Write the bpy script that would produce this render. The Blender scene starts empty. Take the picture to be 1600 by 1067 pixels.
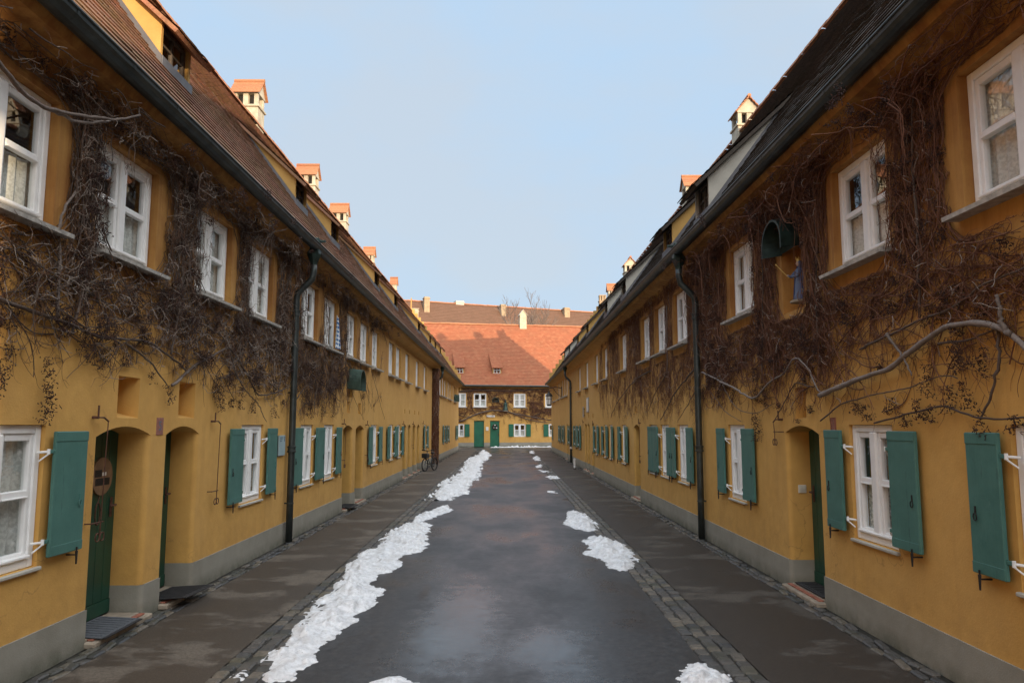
import bpy, math, random, numpy as np
from mathutils import Vector, noise, Matrix
random.seed(7); rng = np.random.default_rng(11)
R = math.radians
scene = bpy.context.scene
C = scene.collection

# ------------------------------------------------------------------ materials
def mat(name):
    m = bpy.data.materials.new(name); m.use_nodes = True
    nt = m.node_tree; b = nt.nodes['Principled BSDF']
    return m, nt, b
def N(nt, t, **kw):
    n = nt.nodes.new(t)
    for k, v in kw.items():
        if k in n.inputs: n.inputs[k].default_value = v
        else: setattr(n, k, v)
    return n
def L(nt, a, b): nt.links.new(a, b)
def pos(nt, scale=(1, 1, 1)):
    g = N(nt, 'ShaderNodeNewGeometry'); mp = N(nt, 'ShaderNodeMapping')
    mp.inputs['Scale'].default_value = scale
    L(nt, g.outputs['Position'], mp.inputs['Vector']); return mp.outputs['Vector']
def nz(nt, vec, scale, detail=4, rough=.55):
    n = N(nt, 'ShaderNodeTexNoise'); n.inputs['Scale'].default_value = scale
    n.inputs['Detail'].default_value = detail; n.inputs['Roughness'].default_value = rough
    L(nt, vec, n.inputs['Vector']); return n.outputs['Fac']
def ramp(nt, fac, stops):
    r = N(nt, 'ShaderNodeValToRGB'); el = r.color_ramp.elements
    while len(el) > 2: el.remove(el[-1])
    for i, (p, c) in enumerate(stops):
        e = el[i] if i < 2 else el.new(p)
        e.position = p; e.color = (c, c, c, 1) if not isinstance(c, tuple) else (*c, 1)
    L(nt, fac, r.inputs['Fac']); return r.outputs['Color']
def mix(nt, fac, a, b, mode='MIX'):
    n = N(nt, 'ShaderNodeMix', data_type='RGBA', blend_type=mode)
    for sock, v in ((n.inputs[0], fac), (n.inputs[6], a), (n.inputs[7], b)):
        if isinstance(v, (int, float)): sock.default_value = v
        elif isinstance(v, tuple): sock.default_value = (*v, 1)
        else: L(nt, v, sock)
    return n.outputs[2]
def mth(nt, op, a, b=0.0, clamp=False):
    n = N(nt, 'ShaderNodeMath', operation=op); n.use_clamp = clamp
    for i, v in enumerate((a, b)):
        if isinstance(v, (int, float)): n.inputs[i].default_value = v
        else: L(nt, v, n.inputs[i])
    return n.outputs[0]
def bump(nt, b, h, strength=.3, dist=.01):
    n = N(nt, 'ShaderNodeBump'); n.inputs['Strength'].default_value = strength; n.inputs['Distance'].default_value = dist
    L(nt, h, n.inputs['Height']); L(nt, n.outputs['Normal'], b.inputs['Normal'])
def rnd(nt):
    n = N(nt, 'ShaderNodeAttribute'); n.attribute_name = 'rnd'; return n.outputs['Fac']
def sep(nt, vec):
    s = N(nt, 'ShaderNodeSeparateXYZ'); L(nt, vec, s.inputs[0]); return s.outputs
def simple(name, col, rough=.6, metal=0, var=.25, nscale=6, bscale=40, bstr=.15, bdist=.004):
    m, nt, b = mat(name); p = pos(nt)
    f = nz(nt, p, nscale, 5, .6)
    dark = tuple(c*(1-var) for c in col); lite = tuple(min(1, c*(1+var)) for c in col)
    L(nt, ramp(nt, f, [(.3, dark), (.7, lite)]), b.inputs['Base Color'])
    b.inputs['Roughness'].default_value = rough; b.inputs['Metallic'].default_value = metal
    if bstr: bump(nt, b, nz(nt, p, bscale, 3), bstr, bdist)
    return m
M = {}
def plaster(name, c1, c2, stain, amount):
    m, nt, b = mat(name); p = pos(nt)
    base = mix(nt, ramp(nt, nz(nt, p, .9, 6, .6), [(.3, 0.), (.7, 1.)]), c1, c2)
    base = mix(nt, ramp(nt, nz(nt, p, 7, 5, .65), [(.35, 0.), (.75, .45)]), base, tuple(c*.78 for c in c1))
    base = mix(nt, ramp(nt, nz(nt, pos(nt, (5, 5, .35)), 1.0, 5, .7), [(.55, 0.), (.72, .30)]), base, (.40, .21, .06))
    base = mix(nt, ramp(nt, nz(nt, p, .55, 3), [(.52, 0.), (.6, .22)]), base, (.68, .42, .15))
    x, y, z = sep(nt, p)
    hz = mth(nt, 'MULTIPLY_ADD', z, .75); hz.node.inputs[2].default_value = -1.75; hz.node.use_clamp = True     # 0 at 2.33 m, 1 at 3.7 m
    yf = mth(nt, 'MULTIPLY_ADD', y, -.045); yf.node.inputs[2].default_value = 1.55; yf.node.use_clamp = True
    yf = mth(nt, 'MAXIMUM', yf, .38)
    blot = ramp(nt, nz(nt, p, 1.7, 6, .65), [(.28, .5), (.62, 1.)])
    streak = ramp(nt, nz(nt, pos(nt, (9, 9, .5)), 1.0, 4, .6), [(.36, .55), (.64, 1.)])
    f = mth(nt, 'MULTIPLY', mth(nt, 'MULTIPLY', hz, yf), mth(nt, 'MULTIPLY', blot, streak))
    f = mth(nt, 'MULTIPLY', f, amount, True)
    base = mix(nt, f, base, stain)
    vo = N(nt, 'ShaderNodeTexVoronoi', feature='DISTANCE_TO_EDGE'); vo.inputs['Scale'].default_value = .9
    wv = N(nt, 'ShaderNodeVectorMath', operation='ADD'); L(nt, p, wv.inputs[0]); nn = N(nt, 'ShaderNodeTexNoise'); nn.inputs['Scale'].default_value = 2.2; nn.inputs['Detail'].default_value = 6; L(nt, p, nn.inputs['Vector']); L(nt, nn.outputs['Color'], wv.inputs[1]); L(nt, wv.outputs[0], vo.inputs['Vector'])
    crack = mth(nt, 'MULTIPLY', ramp(nt, vo.outputs['Distance'], [(.0, 1.), (.007, 0.)]), ramp(nt, nz(nt, p, .8, 3), [(.52, 0.), (.60, .45)]))
    base = mix(nt, crack, base, (.22, .12, .04))
    # rain splash and grime low on the wall
    lo = mth(nt, 'MULTIPLY_ADD', z, -2.2); lo.node.inputs[2].default_value = 1.55; lo.node.use_clamp = True
    lo = mth(nt, 'MULTIPLY', lo, ramp(nt, nz(nt, p, 3.2, 6, .7), [(.42, 0.), (.75, .40)]))
    base = mix(nt, lo, base, (.30, .17, .055))
    L(nt, base, b.inputs['Base Color']); b.inputs['Roughness'].default_value = .92
    h = mth(nt, 'ADD', nz(nt, p, 2.2, 3), mth(nt, 'MULTIPLY', nz(nt, p, 55, 4, .6), .16))
    bump(nt, b, h, .55, .03)
    return m
M['ochre'] = plaster('ochre_plaster', (.60, .335, .085), (.675, .395, .11), (.30, .13, .033), 1.3)
M['ochre_end'] = plaster('ochre_plaster_end', (.60, .34, .09), (.68, .40, .12), (.36, .18, .06), .6)
M['yellow'] = simple('yellow_plaster', (.50, .305, .095), .9, var=.12, nscale=3)
def cement(name, a, b_, ws=.25):
    m, nt, b = mat(name); p = pos(nt)
    c = mix(nt, ramp(nt, nz(nt, p, 2.4, 7, .65), [(.3, 0.), (.72, 1.)]), a, b_)
    white = ramp(nt, nz(nt, pos(nt, (3.5, 3.5, 5)), 1.3, 6, .7), [(.63, 0.), (.72, ws)])
    c = mix(nt, white, c, (.5, .5, .47))
    x, y, z = sep(nt, p)
    lo = mth(nt, 'MULTIPLY_ADD', z, -7.0); lo.node.inputs[2].default_value = 1.1; lo.node.use_clamp = True
    lo = mth(nt, 'MULTIPLY', lo, ramp(nt, nz(nt, p, 4, 5, .7), [(.35, .15), (.65, .85)]))
    c = mix(nt, lo, c, (.085, .09, .06))
    L(nt, c, b.inputs['Base Color']); b.inputs['Roughness'].default_value = .9
    bump(nt, b, mth(nt, 'ADD', nz(nt, p, 9, 4), mth(nt, 'MULTIPLY', nz(nt, p, 90, 3), .4)), .4, .012); return m
M['plinth'] = cement('cement_plinth', (.25, .24, .20), (.33, .32, .275))
M['greyplaster'] = cement('grey_plaster', (.40, .39, .34), (.52, .50, .44), .1)
M['white'] = simple('white_window_paint', (.87, .88, .88), .42, var=.05, nscale=9, bstr=.08)
M['sill'] = simple('weathered_sill', (.44, .43, .40), .6, var=.35, nscale=14)
M['cream'] = simple('cream_chimney_render', (.44, .395, .30), .9, var=.28, nscale=4)
M['tan'] = simple('tan_render', (.33, .25, .16), .9, var=.2, nscale=3)
M['dark'] = simple('opening_shade', (.015, .013, .012), .9, bstr=0)
def shutter_mat():
    m, nt, b = mat('teal_shutter_paint'); p = pos(nt)
    c = mix(nt, ramp(nt, nz(nt, p, 5, 6, .65), [(.3, 0.), (.7, 1.)]), (.045, .145, .13), (.075, .205, .18))
    c = mix(nt, ramp(nt, nz(nt, pos(nt, (14, 14, 5)), 1.6, 6, .75), [(.60, 0.), (.74, .55)]), c, (.15, .27, .245))
    oi = N(nt, 'ShaderNodeObjectInfo'); c = mix(nt, mth(nt, 'MULTIPLY', oi.outputs['Random'], .35), c, (.085, .19, .15))
    edge = ramp(nt, nz(nt, pos(nt, (22, 22, 3)), 1.0, 5, .7), [(.62, 0.), (.66, .55)]); c = mix(nt, edge, c, (.035, .10, .09))
    L(nt, c, b.inputs['Base Color']); b.inputs['Roughness'].default_value = .55
    bump(nt, b, nz(nt, pos(nt, (30, 30, 1.5)), 2, 4, .6), .25, .004); return m
M['teal'] = shutter_mat()
M['green'] = simple('green_door_paint', (.008, .062, .038), .42, var=.2, nscale=4, bscale=30, bstr=.12)
M['greenlite'] = simple('green_end_shutter', (.018, .13, .075), .45, var=.15, nscale=4)
M['iron'] = simple('dark_iron', (.03, .028, .028), .55, .5, bstr=.2)
M['rust'] = simple('rusty_iron', (.10, .045, .03), .8, .2, var=.4, nscale=25)
M['zinc'] = simple('dark_zinc', (.058, .068, .066), .42, .55, var=.35, nscale=5)
M['copper'] = simple('verdigris_copper', (.055, .095, .078), .55, .3, var=.4, nscale=9)
M['copperdark'] = simple('dark_copper', (.022, .042, .036), .5, .4, var=.45, nscale=9)
M['lead'] = simple('lead_flashing', (.12, .12, .13), .6, .3, var=.2, nscale=6)
M['wood'] = simple('grey_window_wood', (.09, .075, .065), .7, var=.3, nscale=20)
M['brick'] = simple('brick_red', (.30, .11, .07), .9, var=.3, nscale=12)
M['stone'] = simple('threshold_stone', (.32, .27, .21), .85, var=.3, nscale=8)
M['rubber'] = simple('black_rubber', (.018, .018, .02), .75, var=.3, nscale=30, bscale=120, bstr=.5)
M['matblue'] = simple('bluegrey_mat', (.085, .095, .11), .8, var=.25, nscale=40, bscale=150, bstr=.6)
M['signblue'] = simple('pale_blue_board', (.33, .45, .49), .5, var=.1)
M['signtext'] = simple('sign_lettering', (.10, .16, .22), .6, var=.1, bstr=0)
M['greyplate'] = simple('grey_metal_plate', (.36, .36, .36), .5, .3, var=.1)
M['woodsign'] = simple('brown_wood_disc', (.20, .115, .06), .6, var=.3, nscale=9)
M['gold'] = simple('gilding', (.75, .52, .16), .35, .7, var=.1)
M['cloakblue'] = simple('blue_painted_cloak', (.04, .085, .22), .5, var=.2)
M['robeblue'] = simple('blue_grey_painted_robe', (.12, .16, .26), .6, var=.2)
M['skin'] = simple('painted_face', (.58, .40, .30), .6, var=.06)
M['bronze'] = simple('green_bronze', (.07, .12, .10), .5, .5, var=.3)
M['bikegrey'] = simple('dark_bike_paint', (.05, .052, .055), .4, .3, var=.2)
M['bikewhite'] = simple('white_post_paint', (.72, .72, .72), .5, var=.1)
M['plastic'] = simple('ivory_plastic', (.60, .58, .50), .4, var=.05)
M['darkred'] = simple('worn_red_plaque', (.30, .13, .10), .7, var=.25, nscale=30)
M['whiteplate'] = simple('white_enamel', (.72, .72, .70), .4, var=.06)

def curtain_mat(name, col, t=.55):
    m, nt, b = mat(name); p = pos(nt)
    nt.nodes.remove(b); out = nt.nodes['Material Output']
    d = N(nt, 'ShaderNodeBsdfDiffuse'); d.inputs['Color'].default_value = (*col, 1)
    tr = N(nt, 'ShaderNodeBsdfTransparent')
    lace = ramp(nt, nz(nt, pos(nt, (1, 1, 1)), 42, 2, .5), [(.42, t), (.56, min(1, t+.5))])
    mx = N(nt, 'ShaderNodeMixShader'); L(nt, lace, mx.inputs[0]); L(nt, tr.outputs[0], mx.inputs[1]); L(nt, d.outputs[0], mx.inputs[2])
    L(nt, mx.outputs[0], out.inputs[0]); return m
M['lace'] = curtain_mat('lace_curtain', (.86, .86, .83), .6)
M['net'] = curtain_mat('net_curtain', (.80, .80, .78), .8)
M['drape'] = curtain_mat('pink_drape', (.55, .38, .32), .85)
def glass():
    m, nt, b = mat('window_glass'); nt.nodes.remove(b); out = nt.nodes['Material Output']
    p = pos(nt)
    gm = N(nt, 'ShaderNodeNewGeometry'); dt = N(nt, 'ShaderNodeVectorMath', operation='DOT_PRODUCT'); L(nt, gm.outputs['Normal'], dt.inputs[0]); L(nt, gm.outputs['Incoming'], dt.inputs[1])
    fres = mth(nt, 'POWER', mth(nt, 'SUBTRACT', 1.0, mth(nt, 'ABSOLUTE', dt.outputs['Value'])), 4.0)
    fres = mth(nt, 'ADD', mth(nt, 'MULTIPLY', fres, .80), .13)      # double pane reflection, same from both sides
    bp = N(nt, 'ShaderNodeBump'); bp.inputs['Strength'].default_value = .10; bp.inputs['Distance'].default_value = .02
    L(nt, nz(nt, p, 2.6, 1), bp.inputs['Height'])
    g = N(nt, 'ShaderNodeBsdfGlossy'); g.inputs['Roughness'].default_value = .01; L(nt, bp.outputs[0], g.inputs['Normal'])
    t = N(nt, 'ShaderNodeBsdfTransparent'); t.inputs['Color'].default_value = (.9, .93, .92, 1)
    mx = N(nt, 'ShaderNodeMixShader'); L(nt, fres, mx.inputs[0]); L(nt, t.outputs[0], mx.inputs[1]); L(nt, g.outputs[0], mx.inputs[2])
    L(nt, mx.outputs[0], out.inputs[0]); return m
M['glass'] = glass()
def tiles_mat(name, cols, moss, mossamt):
    m, nt, b = mat(name); p = pos(nt); r = rnd(nt)
    c = ramp(nt, r, [(i/(len(cols)-1), c) for i, c in enumerate(cols)])
    mf = ramp(nt, nz(nt, p, 1.1, 6, .7), [(.42, 0.), (.62, mossamt)])
    mf2 = mth(nt, 'MULTIPLY', mf, ramp(nt, nz(nt, p, 16, 4, .6), [(.3, .4), (.6, 1.)]))
    c = mix(nt, mf2, c, moss)
    c = mix(nt, ramp(nt, nz(nt, p, 30, 4, .7), [(.35, .45), (.6, 0.)]), c, tuple(x*.45 for x in cols[0]))
    L(nt, c, b.inputs['Base Color']); b.inputs['Roughness'].default_value = .85
    bump(nt, b, nz(nt, p, 45, 4), .25, .006); b.inputs['Specular IOR Level'].default_value = .2; return m
M['tile_left'] = tiles_mat('red_brown_tiles', [(.16, .08, .052), (.25, .13, .088), (.31, .165, .115), (.21, .11, .078), (.37, .17, .11)], (.21, .145, .06), .75)
M['tile_right'] = tiles_mat('grey_brown_tiles', [(.055, .045, .04), (.085, .068, .058), (.065, .055, .05), (.11, .085, .07)], (.05, .05, .035), .7)
M['tile_end'] = tiles_mat('terracotta_tiles', [(.31, .105, .055), (.38, .135, .07), (.34, .12, .062), (.41, .165, .085)], (.26, .12, .065), .45)
M['tile_back'] = tiles_mat('brown_tiles', [(.15, .085, .055), (.18, .10, .066), (.16, .09, .06)], (.13, .08, .05), .3)
M['ridge'] = tiles_mat('ridge_tiles', [(.40, .17, .09), (.48, .21, .11), (.36, .15, .085)], (.34, .22, .11), .4)

def asphalt():
    m, nt, b = mat('wet_asphalt'); p = pos(nt)
    big = nz(nt, pos(nt, (.7, .35, 1)), 1.0, 5, .6)
    fine = nz(nt, p, 140, 2, .6)
    c = mix(nt, ramp(nt, fine, [(.35, 0.), (.72, 1.)]), (.022, .023, .025), (.070, .071, .074))
    c = mix(nt, ramp(nt, nz(nt, p, 1.3, 6, .65), [(.4, 0.), (.7, .45)]), c, (.026, .026, .028))
    c = mix(nt, ramp(nt, nz(nt, p, 260, 1), [(.70, 0.), (.76, .5)]), c, (.22, .21, .20))
    mott = nz(nt, p, 15, 6, .8); c = mix(nt, ramp(nt, mott, [(.50, 0.), (.66, .55)]), c, (.095, .095, .097)); c = mix(nt, ramp(nt, mott, [(.34, .6), (.48, 0.)]), c, (.012, .012, .013))
    chips = nz(nt, p, 48, 4, .75); c = mix(nt, ramp(nt, chips, [(.54, 0.), (.68, .6)]), c, (.105, .104, .105)); c = mix(nt, ramp(nt, chips, [(.32, .7), (.46, 0.)]), c, (.012, .012, .013))
    sm = N(nt, 'ShaderNodeMapping'); sm.inputs['Location'].default_value = (11.5, -4.6, 0); sm.inputs['Rotation'].default_value = (0, 0, R(-8)); sm.inputs['Scale'].default_value = (9, 1.25, 1); 
    gp_ = N(nt, 'ShaderNodeVectorMath', operation='SUBTRACT'); L(nt, p, gp_.inputs[0]); gp_.inputs[1].default_value = (-.88, 8.25, 0); sm.inputs['Location'].default_value = (0, 0, 0); L(nt, gp_.outputs[0], sm.inputs[0])
    ln_ = N(nt, 'ShaderNodeVectorMath', operation='LENGTH'); L(nt, sm.outputs[0], ln_.inputs[0])
    stf = mth(nt, 'MULTIPLY', ramp(nt, mth(nt, 'ADD', ln_.outputs['Value'], mth(nt, 'MULTIPLY', nz(nt, p, 9, 4), .8)), [(.55, .75), (1.0, 0.)]), 1.0); c = mix(nt, stf, c, (.035, .022, .012))
    leaf = ramp(nt, nz(nt, p, 24, 5, .7), [(.66, 0.), (.70, .8)])
    leaf = mth(nt, 'MULTIPLY', leaf, ramp(nt, nz(nt, p, 1.1, 2), [(.5, 0.), (.62, 1.)]))
    c = mix(nt, leaf, c, (.014, .011, .009))
    L(nt, c, b.inputs['Base Color'])
    wet = ramp(nt, big, [(.40, .12), (.62, .38)])
    wet = mth(nt, 'ADD', wet, mth(nt, 'MULTIPLY', nz(nt, p, 48, 4, .75), .30))
    def spot(cx, cy, sx, sy, lo, hi):
        v = N(nt, 'ShaderNodeVectorMath', operation='SUBTRACT'); L(nt, p, v.inputs[0]); v.inputs[1].default_value = (cx, cy, 0)
        q = N(nt, 'ShaderNodeVectorMath', operation='MULTIPLY'); L(nt, v.outputs[0], q.inputs[0]); q.inputs[1].default_value = (1/sx, 1/sy, 0)
        l = N(nt, 'ShaderNodeVectorMath', operation='LENGTH'); L(nt, q.outputs[0], l.inputs[0])
        return ramp(nt, mth(nt, 'ADD', l.outputs['Value'], mth(nt, 'MULTIPLY', mth(nt, 'SUBTRACT', nz(nt, p, 4.5, 6, .7), .5), 1.6)), [(lo, 1.), (hi, 0.)])
    pud = mth(nt, 'MAXIMUM', spot(-.45, 7.0, .50, 1.9, .45, 1.15), spot(.35, 6.2, .5, .9, .2, .9))
    wet = mth(nt, 'MULTIPLY', wet, mth(nt, 'SUBTRACT', 1.0, mth(nt, 'MULTIPLY', pud, .52)))
    L(nt, wet, b.inputs['Roughness']); L(nt, mth(nt, 'ADD', 1.36, mth(nt, 'MULTIPLY', pud, .16)), b.inputs['IOR'])
    bump(nt, b, mth(nt, 'ADD', mth(nt, 'MULTIPLY', fine, .35), nz(nt, p, 5, 3)), .22, .006); return m
M['asphalt'] = asphalt()
def pavement(name, dark, lite, a):
    m, nt, b = mat(name); p = pos(nt)
    fine = nz(nt, p, 120, 3, .6)
    c = mix(nt, ramp(nt, fine, [(.3, 0.), (.72, 1.)]), tuple(x*.6 for x in dark), tuple(x*1.25 for x in dark))
    c = mix(nt, ramp(nt, nz(nt, p, 40, 4, .8), [(.52, 0.), (.66, .75)]), c, tuple(x*1.7 for x in dark))
    c = mix(nt, ramp(nt, nz(nt, p, 85, 2, .7), [(.56, 0.), (.7, .7)]), c, tuple(x*.45 for x in dark))
    dry = ramp(nt, nz(nt, pos(nt, (.55, .8, 1)), 1.35, 9, .72), [(.51, 0.), (.575, a)])
    grit = ramp(nt, nz(nt, p, 38, 5, .75), [(.36, .25), (.6, 1.)])
    c = mix(nt, mth(nt, 'MULTIPLY', dry, grit), c, lite)
    L(nt, c, b.inputs['Base Color'])
    L(nt, ramp(nt, dry, [(0., .5), (.6, .9)]), b.inputs['Roughness']); b.inputs['IOR'].default_value = 1.35
    bump(nt, b, fine, .35, .006); return m
M['pave'] = pavement('pavement_asphalt', (.068, .057, .047), (.19, .165, .135), .75)
M['paver'] = pavement('pavement_asphalt_dark', (.046, .040, .035), (.145, .13, .11), .7)  # same pavement in darker colours, laid on the east side
M['groundmat'] = pavement('ground_grit', (.06, .055, .05), (.12, .11, .1), .4)
M['bed'] = pavement('mortar_bed', (.032, .030, .026), (.06, .06, .045), .3)
def cobble():
    m, nt, b = mat('cobblestone'); p = pos(nt)
    c = ramp(nt, rnd(nt), [(0, (.075, .075, .072)), (.3, (.115, .11, .105)), (.55, (.06, .065, .072)), (.8, (.15, .135, .115)), (1., (.19, .165, .13))])
    c = mix(nt, ramp(nt, nz(nt, p, 30, 5, .6), [(.35, .5), (.65, 0.)]), c, (.03, .03, .028))
    c = mix(nt, ramp(nt, nz(nt, p, 2.6, 4), [(.5, 0.), (.65, .5)]), c, (.045, .05, .028))
    L(nt, c, b.inputs['Base Color']); b.inputs['Roughness'].default_value = .48; b.inputs['IOR'].default_value = 1.4
    bump(nt, b, nz(nt, p, 60, 4), .4, .006); return m
M['cobble'] = cobble()
def snow_mat():
    m, nt, b = mat('old_snow'); p = pos(nt)
    c = mix(nt, ramp(nt, nz(nt, p, 16, 5, .7), [(.42, 0.), (.70, .9)]), (.74, .765, .80), (.42, .43, .45))
    c = mix(nt, ramp(nt, nz(nt, p, 3.5, 4), [(.5, 0.), (.66, .45)]), c, (.50, .50, .50))
    c = mix(nt, ramp(nt, nz(nt, p, 90, 2), [(.66, 0.), (.72, .8)]), c, (.12, .10, .08))
    L(nt, c, b.inputs['Base Color']); b.inputs['Roughness'].default_value = .55
    b.inputs['Subsurface Weight'].default_value = .12; b.inputs['Subsurface Radius'].default_value = (.04, .05, .06); b.inputs['Subsurface Scale'].default_value = .3
    bump(nt, b, mth(nt, 'ADD', nz(nt, p, 28, 4, .65), mth(nt, 'MULTIPLY', nz(nt, p, 110, 3), .5)), .45, .012); return m
M['snow'] = snow_mat()
def bark(name, cols, rough=.85):
    m, nt, b = mat(name); p = pos(nt)
    c = ramp(nt, rnd(nt), [(i/(len(cols)-1), c) for i, c in enumerate(cols)])
    c = mix(nt, ramp(nt, nz(nt, p, 45, 4, .7), [(.35, .5), (.65, 0.)]), c, tuple(x*.4 for x in cols[0]))
    L(nt, c, b.inputs['Base Color']); b.inputs['Roughness'].default_value = rough
    bump(nt, b, nz(nt, p, 80, 3), .4, .004); return m
M['twig'] = bark('brown_twigs', [(.125, .060, .031), (.185, .095, .050), (.105, .049, .027), (.25, .145, .085), (.145, .056, .032)])
M['twigred'] = bark('red_brown_twigs', [(.155, .060, .032), (.21, .095, .050), (.125, .046, .027), (.27, .14, .080)])
M['pale'] = bark('pale_grey_twigs', [(.34, .28, .235), (.46, .40, .35), (.27, .215, .18)])
M['stem'] = bark('vine_bark', [(.085, .058, .046), (.12, .088, .07), (.16, .125, .105)])
M['stemgrey'] = bark('grey_vine_bark', [(.20, .165, .145), (.27, .23, .205), (.17, .14, .12)])
M['cluster'] = bark('dried_berries', [(.030, .016, .013), (.055, .026, .020), (.042, .020, .016), (.10, .035, .022)])
M['treebark'] = bark('bare_tree_bark', [(.22, .17, .14), (.28, .23, .19), (.20, .155, .13)])

# ------------------------------------------------------------------ mesh builder
class MB:
    def __init__(s): s.v = []; s.f = []; s.r = []
    def add(s, vs, fs, r=None):
        o = len(s.v); s.v += [tuple(v) for v in vs]
        r = random.random() if r is None else r
        for f in fs: s.f.append(tuple(i+o for i in f)); s.r.append(r)
    def quad(s, a, b, c, d, r=None): s.add([a, b, c, d], [(0, 1, 2, 3)], r)
    def poly(s, pts, r=None): s.add(pts, [tuple(range(len(pts)))], r)
    def box(s, x0, x1, y0, y1, z0, z1, bev=0, T=None, r=None):
        lo = (min(x0, x1), min(y0, y1), min(z0, z1)); hi = (max(x0, x1), max(y0, y1), max(z0, z1))
        if bev <= 0:
            vs = [(x, y, z) for x in (lo[0], hi[0]) for y in (lo[1], hi[1]) for z in (lo[2], hi[2])]
            fs = [(0, 1, 3, 2), (4, 6, 7, 5), (0, 4, 5, 1), (2, 3, 7, 6), (0, 2, 6, 4), (1, 5, 7, 3)]
        else:
            b = min(bev, *[(hi[i]-lo[i])*.45 for i in range(3)])
            vs = []; idx = {}
            for sx in (0, 1):
                for sy in (0, 1):
                    for sz in (0, 1):
                        for ax in range(3):
                            p = []
                            for i, sg in enumerate((sx, sy, sz)):
                                e = (lo, hi)[sg][i]
                                p.append(e if i == ax else e + (b if sg == 0 else -b))
                            idx[(sx, sy, sz, ax)] = len(vs); vs.append(tuple(p))
            fs = []
            for ax in range(3):
                o = [i for i in range(3) if i != ax]
                for sg in (0, 1):
                    q = []
                    for a, c in ((0, 0), (1, 0), (1, 1), (0, 1)):
                        k = [0, 0, 0]; k[ax] = sg; k[o[0]] = a; k[o[1]] = c; q.append(idx[(*k, ax)])
                    fs.append(tuple(q))
            for ax in range(3):
                o = [i for i in range(3) if i != ax]
                for a in (0, 1):
                    for c in (0, 1):
                        k0 = [0, 0, 0]; k0[o[0]] = a; k0[o[1]] = c; k1 = list(k0); k1[ax] = 1
                        fs.append((idx[(*k0, o[0])], idx[(*k1, o[0])], idx[(*k1, o[1])], idx[(*k0, o[1])]))
            for sx in (0, 1):
                for sy in (0, 1):
                    for sz in (0, 1): fs.append(tuple(idx[(sx, sy, sz, a)] for a in range(3)))
        if T is not None: vs = [tuple(T @ Vector(v)) for v in vs]
        s.add(vs, fs, r)
    def tube(s, pts, rad, n=8, cap=True, r=None):
        pts = [Vector(p) for p in pts]; rads = rad if isinstance(rad, (list, tuple)) else [rad]*len(pts)
        vs = []; fs = []; up = None
        for i, p in enumerate(pts):
            t = (pts[min(i+1, len(pts)-1)]-pts[max(i-1, 0)]).normalized()
            if up is None: up = t.orthogonal().normalized()
            else:
                up = up - t*up.dot(t)
                up = up.normalized() if up.length > 1e-6 else t.orthogonal().normalized()
            w = t.cross(up)
            for k in range(n):
                a = 2*math.pi*k/n; vs.append(p + (up*math.cos(a)+w*math.sin(a))*rads[i])
        for i in range(len(pts)-1):
            for k in range(n): fs.append((i*n+k, i*n+(k+1) % n, (i+1)*n+(k+1) % n, (i+1)*n+k))
        if cap: fs += [tuple(range(n-1, -1, -1)), tuple((len(pts)-1)*n+k for k in range(n))]
        s.add(vs, fs, r)
    def lathe(s, prof, n=16, c=(0, 0, 0), sx=1, sy=1, r=None):
        vs = []; fs = []
        for rr, z in prof:
            for k in range(n):
                a = 2*math.pi*k/n; vs.append((c[0]+rr*math.cos(a)*sx, c[1]+rr*math.sin(a)*sy, c[2]+z))
        for i in range(len(prof)-1):
            for k in range(n): fs.append((i*n+k, i*n+(k+1) % n, (i+1)*n+(k+1) % n, (i+1)*n+k))
        fs += [tuple(range(n-1, -1, -1)), tuple((len(prof)-1)*n+k for k in range(n))]
        s.add(vs, fs, r)
    def ball(s, c, rx, ry=None, rz=None, n=10):
        ry = ry or rx; rz = rz or rx
        s.lathe([(max(.001, math.cos(a))*1.0, math.sin(a)*1.0) for a in [(-math.pi/2)+math.pi*i/n for i in range(n+1)]], 12)
        k = 12*(n+1)
        for i in range(len(s.v)-k, len(s.v)): x, y, z = s.v[i]; s.v[i] = (c[0]+x*rx, c[1]+y*ry, c[2]+z*rz)
    def build(s, name, m, parent=None, loc=(0, 0, 0), smooth=False):
        me = bpy.data.meshes.new(name)
        me.from_pydata([(v[0]-loc[0], v[1]-loc[1], v[2]-loc[2]) for v in s.v], [], s.f)
        at = me.attributes.new('rnd', 'FLOAT', 'FACE'); at.data.foreach_set('value', s.r)
        me.materials.append(M[m] if isinstance(m, str) else m)
        if smooth:
            me.polygons.foreach_set('use_smooth', [True]*len(me.polygons))
        o = bpy.data.objects.new(name, me); C.objects.link(o); o.location = loc
        if parent: o.parent = parent
        return o
def npmesh(name, V, Q, rn, m, parent=None, smooth=True):
    me = bpy.data.meshes.new(name); nv, nf = len(V), len(Q)
    me.vertices.add(nv); me.vertices.foreach_set('co', V.astype(np.float32).ravel())
    me.loops.add(nf*4); me.polygons.add(nf)
    me.loops.foreach_set('vertex_index', Q.astype(np.int32).ravel())
    me.polygons.foreach_set('loop_start', np.arange(0, nf*4, 4, dtype=np.int32))
    me.update(calc_edges=True)
    at = me.attributes.new('rnd', 'FLOAT', 'FACE'); at.data.foreach_set('value', rn.astype(np.float32))
    if smooth: me.polygons.foreach_set('use_smooth', np.ones(nf, dtype=bool))
    me.materials.append(M[m]); o = bpy.data.objects.new(name, me); C.objects.link(o)
    if parent: o.parent = parent
    return o
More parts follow.
